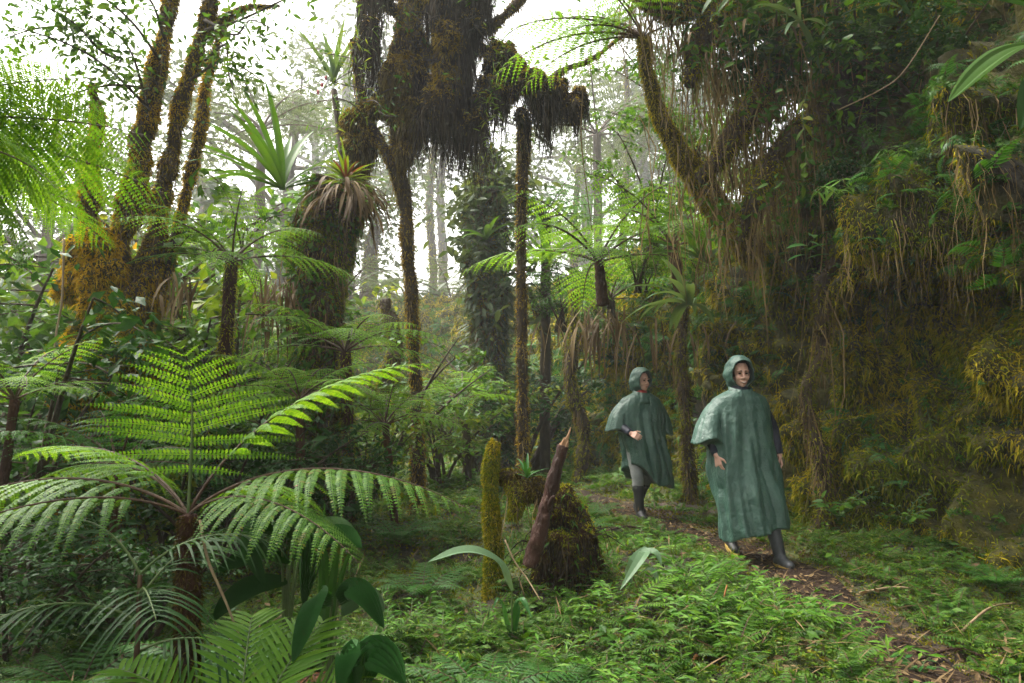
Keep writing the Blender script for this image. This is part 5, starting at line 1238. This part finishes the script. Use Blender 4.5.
mbl = MB(); q, n_ = surf_pts(V, F, 260, lambda c_, n2: (n2[:, 1] < .3) * np.clip(.6 + n2[:, 0], .1, 2)); leaf_cloud(mbl, q + n_ * .03, .075, LF['lance'], hang=.5)
part(root, 'leaves', mbl, M['leaf_mid'], False)
mb = MB(); q, n_ = surf_pts(V, F, 4500, lambda c_, n2: np.clip(n2[:, 2], .01, 1)); blades(mb, q, n_, .028, .007, .8, .8, .2)
part(root, 'moss', mb, M['moss_olive'], False)
b = P(530, 562, 4.62); root = thing('broken_stick', 'leaning reddish bark stick with a splintered pale tip', 'broken stick', b)
mb = MB(); tube(mb, [P(529, 566, 4.62), P(537, 540, 4.62), P(547, 505, 4.62), P(556, 470, 4.62), P(563, 446, 4.62)], [.046, .052, .048, .042, .036], 22, n=60, lump=.5, lsc=14); part(root, 'shaft', mb, M['bark_wet'])
mb = MB(); c0 = P(563, 447, 4.62); ax = nrm(P(569, 428, 4.62) - P(563, 446, 4.62))
for k in range(16):
    a_ = k * 2 * np.pi / 16; o_ = np.array([math.cos(a_), math.sin(a_), 0]) * .030 * rng.uniform(.3, 1); L = rng.uniform(.02, .13) * (.5 + .5 * (k % 5 == 0) + .3 * rng.random())
    tube(mb, [c0 + o_ - ax * .02, c0 + o_ + ax * L * .5, c0 + o_ * .9 + ax * L], [.013, .010, .003], 5)
part(root, 'splintered_tip', mb, M['wood_torn'], False)
mb = MB(); tube(mb, resample([P(549, 510, 4.6), P(551, 500, 4.56), P(554, 497, 4.53)], 6), [.02, .012], 8); part(root, 'knot', mb, M['bark_wet'])
# sticks and vines lying about
def stick(label, pts, r, mat='root_tan', name='fallen_stick'):
    mb = MB(); c = resample(pts, 18); tube(mb, c, [r, r * .9, r * .6], 7, lump=.25, lsc=14); b_ = c[0]
    mb.v = [v - b_ for v in mb.v]; o = mb.build(name, M[mat]); o.location = Vector([float(v) for v in b_]); return tag(o, label, 'stick')
M['stick'] = rough_mat('stick', [(.3, (.16, .11, .06)), (.7, (.34, .25, .14))], 14, .8, .4, 60, stretch=(1, 1, .3))
M['stick_orange'] = rough_mat('stick_orange', [(.3, (.20, .08, .025)), (.7, (.36, .16, .06))], 14, .8, .4, 60)
stick('long pale twig lying across the mound edge toward the path', [G(785, 632, .04), G(825, 632, .07), G(862, 648, .05), G(898, 672, .03)], .008, 'stick')
stick('short orange brown broken stick at the bottom edge of the mound', [G(686, 683, .03), P(694, 660, 3.5), P(697, 655, 3.5)], .016, 'stick_orange')
stick('grey twig lying on the mud of the path', [G(860, 600, .05), G(900, 596, .06), G(945, 604, .05)], .008, 'stick')
stick('thin stick slanting on the litter near the right edge', [G(960, 640, .04), G(990, 625, .10), G(1015, 612, .06)], .008, 'stick')
stick('brown stick on the path edge near the bottom right corner', [G(915, 668, .04), G(955, 660, .06), G(985, 664, .04)], .010, 'bark_wet')
stick('thin bent vine hanging over the ground left of the root ball', [P(505, 540, 4.3), P(515, 562, 4.25), P(528, 580, 4.2), P(540, 600, 4.1)], .005, 'stick')
stick('reddish stick pointing up from the mound', [G(718, 625, .0), P(722, 606, 4.0), P(727, 585, 4.05)], .007, 'stick_orange')
stick('dead twig crossing the mossy ground behind the root ball', [G(598, 545, .08), G(620, 538, .10), G(640, 533, .05)], .014, 'bark_wet')
stick('long thin root hanging across the upper right dark', [P(838, 110, 6.2), P(880, 90, 5.9), P(905, 70, 5.7), P(940, 15, 5.5)], .006, 'stick', 'hanging_root')
stick('thin straight twig poking out of the bank moss high on the right', [P(990, 392, 5.6), P(1004, 380, 5.4), P(1014, 372, 5.3)], .006, 'stick')
stick('pale thin liana arching down beside the front fern stem', [P(200, 520, 2.95), P(208, 560, 2.9), P(225, 600, 2.85), P(245, 650, 2.8)], .006, 'stick', 'liana')
stick('long liana hanging in front of the orange moss cushion', [P(64, 240, 5.9), P(62, 300, 5.9), P(56, 335, 5.9), P(52, 380, 5.9)], .010, 'stick', 'liana')
# ---------------------------------------------------------------- hikers
def capsule(mb, p0, p1, r0, r1, sides=14, flat=None, m=0):
    p0 = np.array(p0, float); p1 = np.array(p1, float); ax = nrm(p1 - p0); L = np.linalg.norm(p1 - p0)
    st = []
    for k in range(5): a = -np.pi / 2 + k * np.pi / 8; st.append((math.sin(a) * r0, math.cos(a) * r0))
    st[0] = (-r0, .002)
    for k in range(5):
        a = k * np.pi / 8; st.append((L + math.sin(a) * r1, math.cos(a) * r1))
    st[-1] = (L + r1, .002)
    x = np.cross(ax, (0.03, 1, .02)); x = nrm(x); y = np.cross(ax, x); a = np.linspace(0, 2 * np.pi, sides, endpoint=False)
    V = np.array([p0 + ax * s + r * (np.cos(a)[:, None] * x + np.sin(a)[:, None] * y * (flat or 1)) for s, r in st]).reshape(-1, 3)
    n = len(st); q = [(i * sides + j, i * sides + (j + 1) % sides, (i + 1) * sides + (j + 1) % sides, (i + 1) * sides + j) for i in range(n - 1) for j in range(sides)]
    b = len(V); V = np.vstack([V, V[:sides].mean(0), V[-sides:].mean(0)])
    t = [(b, (j + 1) % sides, j) for j in range(sides)] + [(b + 1, (n - 1) * sides + j, (n - 1) * sides + (j + 1) % sides) for j in range(sides)]
    mb.add(V, q=q, t=t, m=m)
def ell(mb, c, r, m=0):
    V, q = blob((0, 0, 0), r, 0, 1, 20, 14); nv = 14; nu = 20
    b = len(V); V = np.vstack([V, [0, 0, r[2]], [0, 0, -r[2]]])
    t = [(b, i * nv, ((i + 1) % nu) * nv) for i in range(nu)] + [(b + 1, ((i + 1) % nu) * nv + nv - 1, i * nv + nv - 1) for i in range(nu)]
    mb.add(V + np.array(c), q=q, t=t, m=m)
def remesh(o, vox, smooth=4):
    r = o.modifiers.new('skin', 'REMESH'); r.mode = 'VOXEL'; r.voxel_size = vox; r.use_smooth_shade = True
    if smooth:
        s = o.modifiers.new('soften', 'SMOOTH'); s.iterations = smooth; s.factor = .5
def rotx(v, a): c, s = math.cos(a), math.sin(a); return np.array([v[0], v[1] * c - v[2] * s, v[1] * s + v[2] * c])
def rotz(v, a): c, s = math.cos(a), math.sin(a); return np.array([v[0] * c - v[1] * s, v[0] * s + v[1] * c, v[2]])

def hand(mb, wrist, dirv, palm_n, side, curl=.5):
    """palm, four unequal fingers and a thumb; dirv points along the hand, palm_n out of the palm, side towards the thumb"""
    d = nrm(dirv); n = nrm(np.array(palm_n) - d * np.dot(palm_n, d)); s = nrm(np.cross(d, n)); 
    if np.dot(s, side) < 0: s = -s
    w = np.array(wrist, float)
    for k in (-1, -.33, .33, 1): capsule(mb, w + d * .005 + s * k * .018, w + d * .085 + s * k * .030, .014, .012, 8)
    for k, L in ((1, .072), (.33, .080), (-.33, .074), (-1, .058)):
        p = w + d * .085 + s * k * .031; a = curl
        for seg in (.45, .32, .26):
            dd = nrm(d * math.cos(a) + n * math.sin(a)); p2 = p + dd * L * seg
            capsule(mb, p, p2, .0085, .0078, 8); p = p2; a += curl * .9
    p = w + d * .025 + s * .026; dd = nrm(d * .6 + s * .7 + n * .35); p2 = p + dd * .045; capsule(mb, p, p2, .012, .010, 8)
    dd = nrm(d * .85 + s * .2 + n * .45); capsule(mb, p2, p2 + dd * .035, .0095, .008, 8)

def head(mb, c, R, pts):
    """R maps head space (face along -y) into body space; pts collects face places"""
    def at(x, y, z): return c + R @ np.array([x, y, z])
    def e(p, r):
        V, q = blob((0, 0, 0), r, 0, 1, 22, 16); nv, nu = 16, 22; b = len(V); V = np.vstack([V, [0, 0, r[2]], [0, 0, -r[2]]])
        t = [(b, i * nv, ((i + 1) % nu) * nv) for i in range(nu)] + [(b + 1, ((i + 1) % nu) * nv + nv - 1, i * nv + nv - 1) for i in range(nu)]
        mb.add((R @ (V + np.array(p)).T).T + c, q=q, t=t)
    e((0, .01, .03), (.074, .094, .098)); e((0, -.022, -.045), (.058, .066, .070)); e((0, -.068, -.088), (.024, .022, .022))
    e((-.030, -.060, -.028), (.030, .030, .030)); e((.030, -.060, -.028), (.030, .030, .030))
    for s in (-1, 1):
        e((s * .030, -.083, .034), (.026, .012, .009)); e((s * .078, .006, -.010), (.010, .018, .030)); e((s * .012, -.098, -.030), (.011, .012, .009))
    capsule(mb, at(0, -.088, .022), at(0, -.109, -.026), .009, .013, 8)
    capsule(mb, at(-.020, -.088, -.060), at(.020, -.088, -.060), .009, .009, 8); capsule(mb, at(-.016, -.086, -.070), at(.016, -.086, -.070), .009, .009, 8)
    pts['eyes'] = [at(s * .030, -.084, .012) for s in (-1, 1)]; pts['mouth'] = (at(-.024, -.096, -.062), at(.024, -.096, -.062)); pts['brow'] = [(at(s * .016, -.095, .034), at(s * .046, -.084, .035)) for s in (-1, 1)]
    pts['at'] = at
    capsule(mb, c + R @ np.array([0, .02, -.05]), c + np.array([0, .03, -.20]), .055, .060)

def hood_mb(c, R, open_ang=.80, tall=1.0, seed=0):
    m = MB(); nu, nv = 56, 34
    # shell swept from the face opening (rim) round to the back of the head
    cf = np.array([0, -.10, -.012]); rows = []
    for i in range(nv):
        t = i / (nv - 1)
        ang = .02 + t * (np.pi * .5)
        row = []
        for j in range(nu):
            u = 2 * np.pi * j / nu
            # rim radius vs bulge behind
            depth = -.074 + .210 * math.sin(ang)
            rr = (.091 + .029 * math.sin(min(t * 4, 1) * np.pi / 2)) * math.cos(max(0, (t - .45) / .55) * np.pi / 2 * .98) 
            x = math.cos(u) * rr * .98; z = math.sin(u) * rr * 1.22 * tall
            if z > 0: z *= 1.06
            y = depth - (.030 * math.sin(u) if z > 0 else .0) * (1 - t)
            if z < -.08: y += .02
            f = .007 * math.sin(5 * u + 3 * t + seed) + .006 * math.sin(9 * u - 6 * t)
            row.append((x * (1 + f * 6), y, z + .01))
        rows.append(row)
    V = np.array(rows).reshape(-1, 3); V = V + .008 * fbm(V, 14, 3)[:, None]
    q = [(i * nu + j, (i + 1) * nu + j, (i + 1) * nu + (j + 1) % nu, i * nu + (j + 1) % nu) for i in range(nv - 1) for j in range(nu)]
    # collar down onto the shoulders
    m.add((R @ V.T).T + c, q=q); return m

def drape(V, cx, amp, seed, top):
    """cloth folds: long irregular creases running down from the shoulders"""
    d = V - cx; d[:, 2] = 0; d = nrm(d)
    dn = np.clip((top - V[:, 2]) / .55, 0, 1)[:, None]
    q = np.stack([d[:, 0] * 1.35, d[:, 1] * 1.35, V[:, 2] * .7 + .35 * d[:, 0]], 1) + seed
    f = .9 * (np.abs(fbm(q, 1.5, 2)) - .16) + .55 * (np.abs(fbm(q + 7, 3.4, 2)) - .15)
    q2 = np.stack([V[:, 0] * 1.0 + V[:, 2] * .35, V[:, 1], V[:, 2] * .6], 1) + seed * 1.7
    g = .5 * (np.abs(fbm(q2, 7, 3)) - .14)
    return V + d * amp * (f[:, None] * (.25 + dn * 1.1) + g[:, None] * .55)
def closed(m, rows):
    rows = np.array(rows); n, k = rows.shape[:2]; V = rows.reshape(-1, 3)
    q = [(i * k + j, i * k + (j + 1) % k, (i + 1) * k + (j + 1) % k, (i + 1) * k + j) for i in range(n - 1) for j in range(k)]
    t = [(len(V), (j + 1) % k, j) for j in range(k)] + [(len(V) + 1, (n - 1) * k + j, (n - 1) * k + (j + 1) % k) for j in range(k)]
    m.add(np.vstack([V, rows[0].mean(0), rows[-1].mean(0)]), q=q, t=t)
def poncho_mb(prof, fold, seed, hem, wings, sh=None):
    """one loose sheet: body tube, sleeves and shoulders are closed solids, fused afterwards. prof: (z, rx, ry, cx, cy) neck to hem"""
    m = MB(); nu, nv = 150, 110; pr = np.array(prof); t = np.linspace(0, 1, nv)
    k = np.concatenate([[0], np.cumsum(np.abs(np.diff(pr[:, 0])) + .03)]); k /= k[-1]
    Z, RX, RY, CX, CY = [np.interp(t, k, pr[:, i]) for i in range(5)]
    u = np.linspace(0, 2 * np.pi, nu, endpoint=False); rows = []
    for i in range(nv):
        ex = .86; cx = np.sign(np.cos(u)) * np.abs(np.cos(u)) ** ex; sy = np.sign(np.sin(u)) * np.abs(np.sin(u)) ** ex
        z = Z[i] + hem(u) * np.clip((t[i] - .30) / .70, 0, 1) ** 1.3
        row = np.stack([cx * RX[i] + CX[i], sy * RY[i] + CY[i], z + 0 * u], 1)
        rows.append(drape(row, np.array([CX[i], CY[i], 0]), fold * 2.2, seed, 1.42))
    closed(m, rows)
    for pts, ra, rb, sd in wings:
        c = resample(pts, 40); T = nrm(np.gradient(c, axis=0)); F = frames(T, np.array([0, -1.0, .01])); n2 = 60; a = np.linspace(0, 2 * np.pi, n2, endpoint=False); rows = []
        for i in range(40):
            tt_ = i / 39; A = np.interp(tt_, np.linspace(0, 1, len(ra)), ra); Bz = np.interp(tt_, np.linspace(0, 1, len(rb)), rb)
            row = c[i] + F[i][:, 0] * (np.cos(a) * A)[:, None] + F[i][:, 2] * (np.sin(a) * Bz)[:, None] + T[i] * (.035 * np.sin(2 * a + sd) * tt_)[:, None]
            rows.append(drape(row, c[i], fold * 1.3, seed + sd, 1.42))
        closed(m, rows)
    for s_ in (-1, 1): capsule(m, (0, .01, 1.425), (s_ * .19, .02, 1.365), .088, .074, 24)
    return m
def boot(root, ankle, foot_dir, knee, mat, sole, lift=0.0, toe_down=0.0):
    """rubber boot: shaft from under the knee to the ankle, foot, sole with edge"""
    a = np.array(ankle, float); f = nrm(foot_dir); s = np.array([f[1], -f[0], 0]); s = nrm(s); up = nrm(np.cross(s, f)); up = up if up[2] > 0 else -up
    mb = MB(); ax = nrm(np.array(knee) - a); top = a + ax * .27
    capsule(mb, a, top, .050, .064, 16); capsule(mb, a - up * .03, a + f * .05 - up * .035, .048, .046, 16); capsule(mb, a + f * .05 - up * .045, a + f * .145 - up * .058, .046, .040, 16, .9); capsule(mb, a - f * .03 - up * .055, a - f * .01 - up * .05, .042, .045, 14)
    capsule(mb, top - ax * .012, top + ax * .0, .071, .071, 16)
    o = mb.build('boot', M[mat], root); remesh(o, .009, 5)
    mb = MB(); n = 34; t = np.linspace(0, 2 * np.pi, n, endpoint=False)
    L = .142; cx = a + f * .05 - up * .085
    rows = []
    for z, k in ((-.018, .97), (-.018, 1.0), (.006, 1.03), (.012, 1.0)):
        w = .047 * (1 - .12 * np.cos(t) * 0) * (1 + .10 * np.cos(t + .2))
        rows.append(cx + f * (np.cos(t) * L * k)[:, None] + s * (np.sin(t) * w * k)[:, None] + up * z)
    V = np.array(rows).reshape(-1, 3); q = [(i * n + j, i * n + (j + 1) % n, (i + 1) * n + (j + 1) % n, (i + 1) * n + j) for i in range(3) for j in range(n)]
    tr = [(len(V), (j + 1) % n, j) for j in range(n)] + [(len(V) + 1, 3 * n + j, 3 * n + (j + 1) % n) for j in range(n)]
    mb.add(np.vstack([V, rows[0].mean(0), rows[3].mean(0)]), q=q, t=tr); so_ = mb.build('sole', M[sole], None, False); so_.parent = o
    return o
def rot_m(yaw, pitch=0, roll=0):
    return np.array(Matrix.Rotation(yaw, 3, 'Z') @ Matrix.Rotation(pitch, 3, 'X') @ Matrix.Rotation(roll, 3, 'Y'))

def person(label, loc, rz, s, J, prof, fold, hem, wings, seed, headyaw=0.0, headpitch=0.0, trousers='trousers', bootmat='rubber', sole='rubber', scarf=False, mats='poncho', smile=True):
    mb = MB(); pts = {}
    hc = np.array(J['head']); Rm = rot_m(headyaw, headpitch)
    head(mb, hc, Rm, pts)
    ch = np.array(J['chest']); pe = np.array(J['pelvis'])
    capsule(mb, pe, ch, .135, .150, 18, .72); capsule(mb, ch, hc + np.array([0, .03, -.22]), .13, .065, 16, .8)
    for sd, S in ((-1, 'R'), (1, 'L')):
        sh, el, wr, hd = [np.array(J[k + S]) for k in ('sh', 'el', 'wr', 'hd')]
        capsule(mb, ch + np.array([sd * .06, 0, .06]), sh - [0, 0, .02], .07, .052); capsule(mb, sh, el, .052, .042); capsule(mb, el, wr, .040, .027)
        hand(mb, wr, hd - wr, J['pn' + S], np.array(J['th' + S]), J.get('curl' + S, .45))
        hp, kn, an = [np.array(J[k + S]) for k in ('hp', 'kn', 'an')]
        capsule(mb, pe + np.array([sd * .05, 0, 0]), hp, .12, .09); capsule(mb, hp, kn, .085, .056); capsule(mb, kn, an, .054, .036)
        fd = np.array(J['ft' + S]); capsule(mb, an, an + nrm(fd) * .06 - [0, 0, .04], .030, .022)
    body = mb.build('person', M['skin']); body.location = Vector([float(v) for v in loc]); body.rotation_euler = (0, 0, rz); body.scale = (s, s, s)
    remesh(body, .0052, 3); tag(body, label, 'person')
    at = pts['at']
    for e in pts['eyes']:
        m = MB(); ell(m, e, (.0135, .009, .0075)); m.build('eye', M['eye'], body)
    m = MB()
    for a_, b_ in pts['brow']: capsule(m, a_, b_, .0045, .003, 8)
    m.build('eyebrow', M['hair'], body)
    m = MB(); a_, b_ = pts['mouth']; mid = (a_ + b_) / 2 + Rm @ np.array([0, -.008, -.008 if smile else 0]); c = resample([a_, mid, b_], 9); tube(m, c, [.003, .0062, .003], 8); m.build('lips', M['lips'], body)
    if smile:
        m = MB(); c2 = resample([a_ * .8 + mid * .2, mid, b_ * .8 + mid * .2], 7) + Rm @ np.array([0, -.0042, .0022]); tube(m, c2, [.0018, .0034, .0018], 6); m.build('teeth', M['teeth'], body)
    m = MB()
    V, q = blob((0, 0, 0), (.079, .098, .100), .05, 4, 30, 20); keep = [f for f in q if V[f].mean(0)[1] > -.055 and V[f].mean(0)[2] > -.05 or V[f].mean(0)[2] > .062]
    m.add((Rm @ (V + np.array([0, .012, .034])).T).T + hc, q=keep); m.build('hair', M['hair'], body)
    # clothes
    for S in ('R', 'L'):
        sh, el, wr = [np.array(J[k + S]) for k in ('sh', 'el', 'wr')]; m = MB()
        tube(m, resample([sh, sh * .5 + el * .5, el, el * .5 + wr * .5, wr * .93 + el * .07], 30), [.056, .062, .060, .056, .050, .043], 18, lump=.22, lsc=14)
        m.build('jacket_sleeve', M['navy'], body)
        hp, kn, an = [np.array(J[k + S]) for k in ('hp', 'kn', 'an')]; m = MB()
        tube(m, resample([hp + [0, 0, .05], hp * .5 + kn * .5, kn, kn * .72 + an * .28], 30), [.115, .095, .074, .064], 20, lump=.20, lsc=11)
        m.build('trouser_leg', M[trousers], body)
        boot(body, an, J['ft' + S], kn, bootmat if S == 'L' else J.get('bootR', bootmat), sole)
    m = MB(); tube(m, resample([hc + Rm @ np.array([0, .02, -.12]), hc + np.array([0, .012, -.16]), ch + np.array([0, -.0, .14])], 12), [.074, .082, .11], 24, lump=.15, lsc=16)
    m.build('scarf' if scarf else 'collar', M['red_cloth' if scarf else 'navy'], body)
    m = poncho_mb(prof, fold, seed, hem, wings); o = m.build('poncho', M[mats], body); remesh(o, .0085, 9)
    # placket down the chest, seam
    m = hood_mb(hc, Rm, seed=seed); o2 = m.build('hood', M[mats], body); s3 = o2.modifiers.new('cloth', 'SOLIDIFY'); s3.thickness = .007; s3.offset = 1
    m = MB(); zz = np.linspace(.0, 1, 14); nk = hc + np.array([0, 0, -.165]); rows = []
    a = np.linspace(0, 2 * np.pi, 48, endpoint=False)
    for k, (dz, rx, ry, dy) in enumerate([(.055, .092, .100, .005), (.02, .098, .104, .0), (-.03, .112, .112, .0), (-.07, .155, .128, .01), (-.105, .20, .138, .015)]):
        f = 1 + .04 * np.sin(7 * a + seed) + .03 * np.sin(12 * a); rows.append(nk + np.stack([np.cos(a) * rx * f, np.sin(a) * ry * f + dy, 0 * a + dz - (.03 * np.clip(-np.sin(a), 0, 1) if k < 2 else 0)], 1))
    V = np.array(rows).reshape(-1, 3); m.add(V, q=[(i * 48 + j, i * 48 + (j + 1) % 48, (i + 1) * 48 + (j + 1) % 48, (i + 1) * 48 + j) for i in range(4) for j in range(48)])
    o3 = m.build('hood_collar', M[mats], o2); s4 = o3.modifiers.new('cloth', 'SOLIDIFY'); s4.thickness = .006
    return body

# front hiker: walking straight at us, left foot ahead
DH = 5.85; loc = on(740, DH); loc[2] = P(740, 561, DH)[2]; loc[2] = float(H(loc[0], loc[1])) + .005
J1 = dict(head=(0, -.02, 1.635), chest=(0, .0, 1.27), pelvis=(.0, .02, .93),
          shR=(-.195, .02, 1.365), elR=(-.275, .05, 1.12), wrR=(-.262, -.10, .925), hdR=(-.255, -.14, .80), pnR=(.9, .3, 0), thR=(0, -1, 0),
          shL=(.195, .03, 1.365), elL=(.315, .06, 1.14), wrL=(.335, -.02, .915), hdL=(.34, -.06, .80), pnL=(-.9, .3, 0), thL=(0, -1, 0),
          hpR=(-.09, .03, .86), knR=(-.06, .02, .50), anR=(-.02, .26, .16), ftR=(-.05, -1, -.25),
          hpL=(.10, .0, .86), knL=(.145, -.17, .50), anL=(.20, -.25, .105), ftL=(.12, -1, .0), bootR='rubber')
prof1 = [(1.50, .085, .085, 0, 0), (1.475, .14, .115, 0, 0), (1.435, .215, .135, 0, .0), (1.36, .252, .150, 0, 0), (1.22, .268, .165, 0, -.005), (1.02, .285, .185, .0, -.01), (.80, .295, .205, .0, -.02), (.60, .285, .225, .015, -.045), (.42, .270, .245, .035, -.065), (.275, .255, .25, .045, -.08)]
person('smiling hooded hiker in a long green rain poncho, dark trousers and yellow soled boots', loc, R_(4), .955, J1, prof1, .034,
       lambda u: .05 * np.cos(u) - .02 * np.sin(2 * u + 1) + .012 * np.sin(5 * u), [([(-.06, .01, 1.41), (-.20, .02, 1.34), (-.285, .0, 1.20), (-.33, -.03, 1.02)], [.05, .075, .095, .115], [.07, .10, .14, .175], 1.0)], 3, headyaw=R_(-4), headpitch=R_(4), trousers='trousers_dark', bootmat='rubber_grey', sole='sole_yellow')
# second hiker: behind, turned to our right, right arm bent
loc = on(641, 8.0); loc[2] = float(H(loc[0], loc[1])) + .005
J2 = dict(head=(.0, -.03, 1.625), chest=(0, .0, 1.27), pelvis=(.0, .02, .93),
          shR=(-.195, .02, 1.365), elR=(-.29, .02, 1.11), wrR=(-.235, -.24, 1.01), hdR=(-.21, -.35, .985), pnR=(.8, .0, -.5), thR=(0, -.3, 1), curlR=.7,
          shL=(.195, .03, 1.365), elL=(.27, .10, 1.13), wrL=(.29, .05, .91), hdL=(.29, .0, .80), pnL=(-.9, .3, 0), thL=(0, -1, 0),
          hpR=(-.09, .03, .86), knR=(-.11, -.10, .50), anR=(-.10, -.14, .105), ftR=(-.05, -1, .0),
          hpL=(.10, .0, .86), knL=(.09, .04, .50), anL=(.06, .26, .16), ftL=(.05, -1, -.3))
prof2 = [(1.49, .085, .085, 0, 0), (1.465, .14, .115, 0, 0), (1.425, .215, .135, 0, .0), (1.35, .255, .150, 0, 0), (1.20, .275, .175, 0, .01), (1.02, .275, .205, .01, .02), (.80, .26, .25, .04, .02), (.60, .255, .28, .07, .02), (.42, .26, .29, .09, .02)]
person('hooded hiker in a green rain poncho with red scarf, looking aside', loc, R_(14), .965, J2, prof2, .034,
       lambda u: .22 * np.clip(-np.cos(u) + .0, 0, 1) * np.clip(-np.sin(u) + .6, 0, 1) - .06 * np.cos(u) + .02 * np.sin(5 * u), [([(-.06, .01, 1.41), (-.20, .03, 1.33), (-.28, .05, 1.20), (-.305, .07, 1.04)], [.05, .075, .09, .11], [.07, .10, .14, .18], 2.0), ([(.06, .01, 1.41), (.20, .03, 1.33), (.27, .06, 1.20), (.31, .08, 1.00)], [.05, .075, .09, .10], [.07, .10, .14, .17], 3.0)],
       8, headyaw=R_(14), headpitch=R_(2), scarf=True, smile=False)

# ---------------------------------------------------------------- mist
mh = bpy.data.materials.new('mist'); mh.use_nodes = True; nt = mh.node_tree; nt.nodes.clear()
out = nt.nodes.new('ShaderNodeOutputMaterial'); pv = nt.nodes.new('ShaderNodeVolumePrincipled')
pv.inputs['Color'].default_value = (.93, .95, .95, 1); pv.inputs['Density'].default_value = HAZE; pv.inputs['Anisotropy'].default_value = .2
nt.links.new(pv.outputs[0], out.inputs['Volume'])
mb = MB(); x0, x1, y0, y1, z0, z1 = -224, 224, -34, 254, -3, 44
V = [(x, y, z) for x in (x0, x1) for y in (y0, y1) for z in (z0, z1)]
mb.add(V, q=[(0, 1, 3, 2), (4, 6, 7, 5), (0, 4, 5, 1), (2, 3, 7, 6), (0, 2, 6, 4), (1, 5, 7, 3)])
hz_ = mb.build('haze', mh, smooth=False, kind='stuff'); tag(hz_, 'pale mist drifting through the forest', 'mist', kind='stuff')
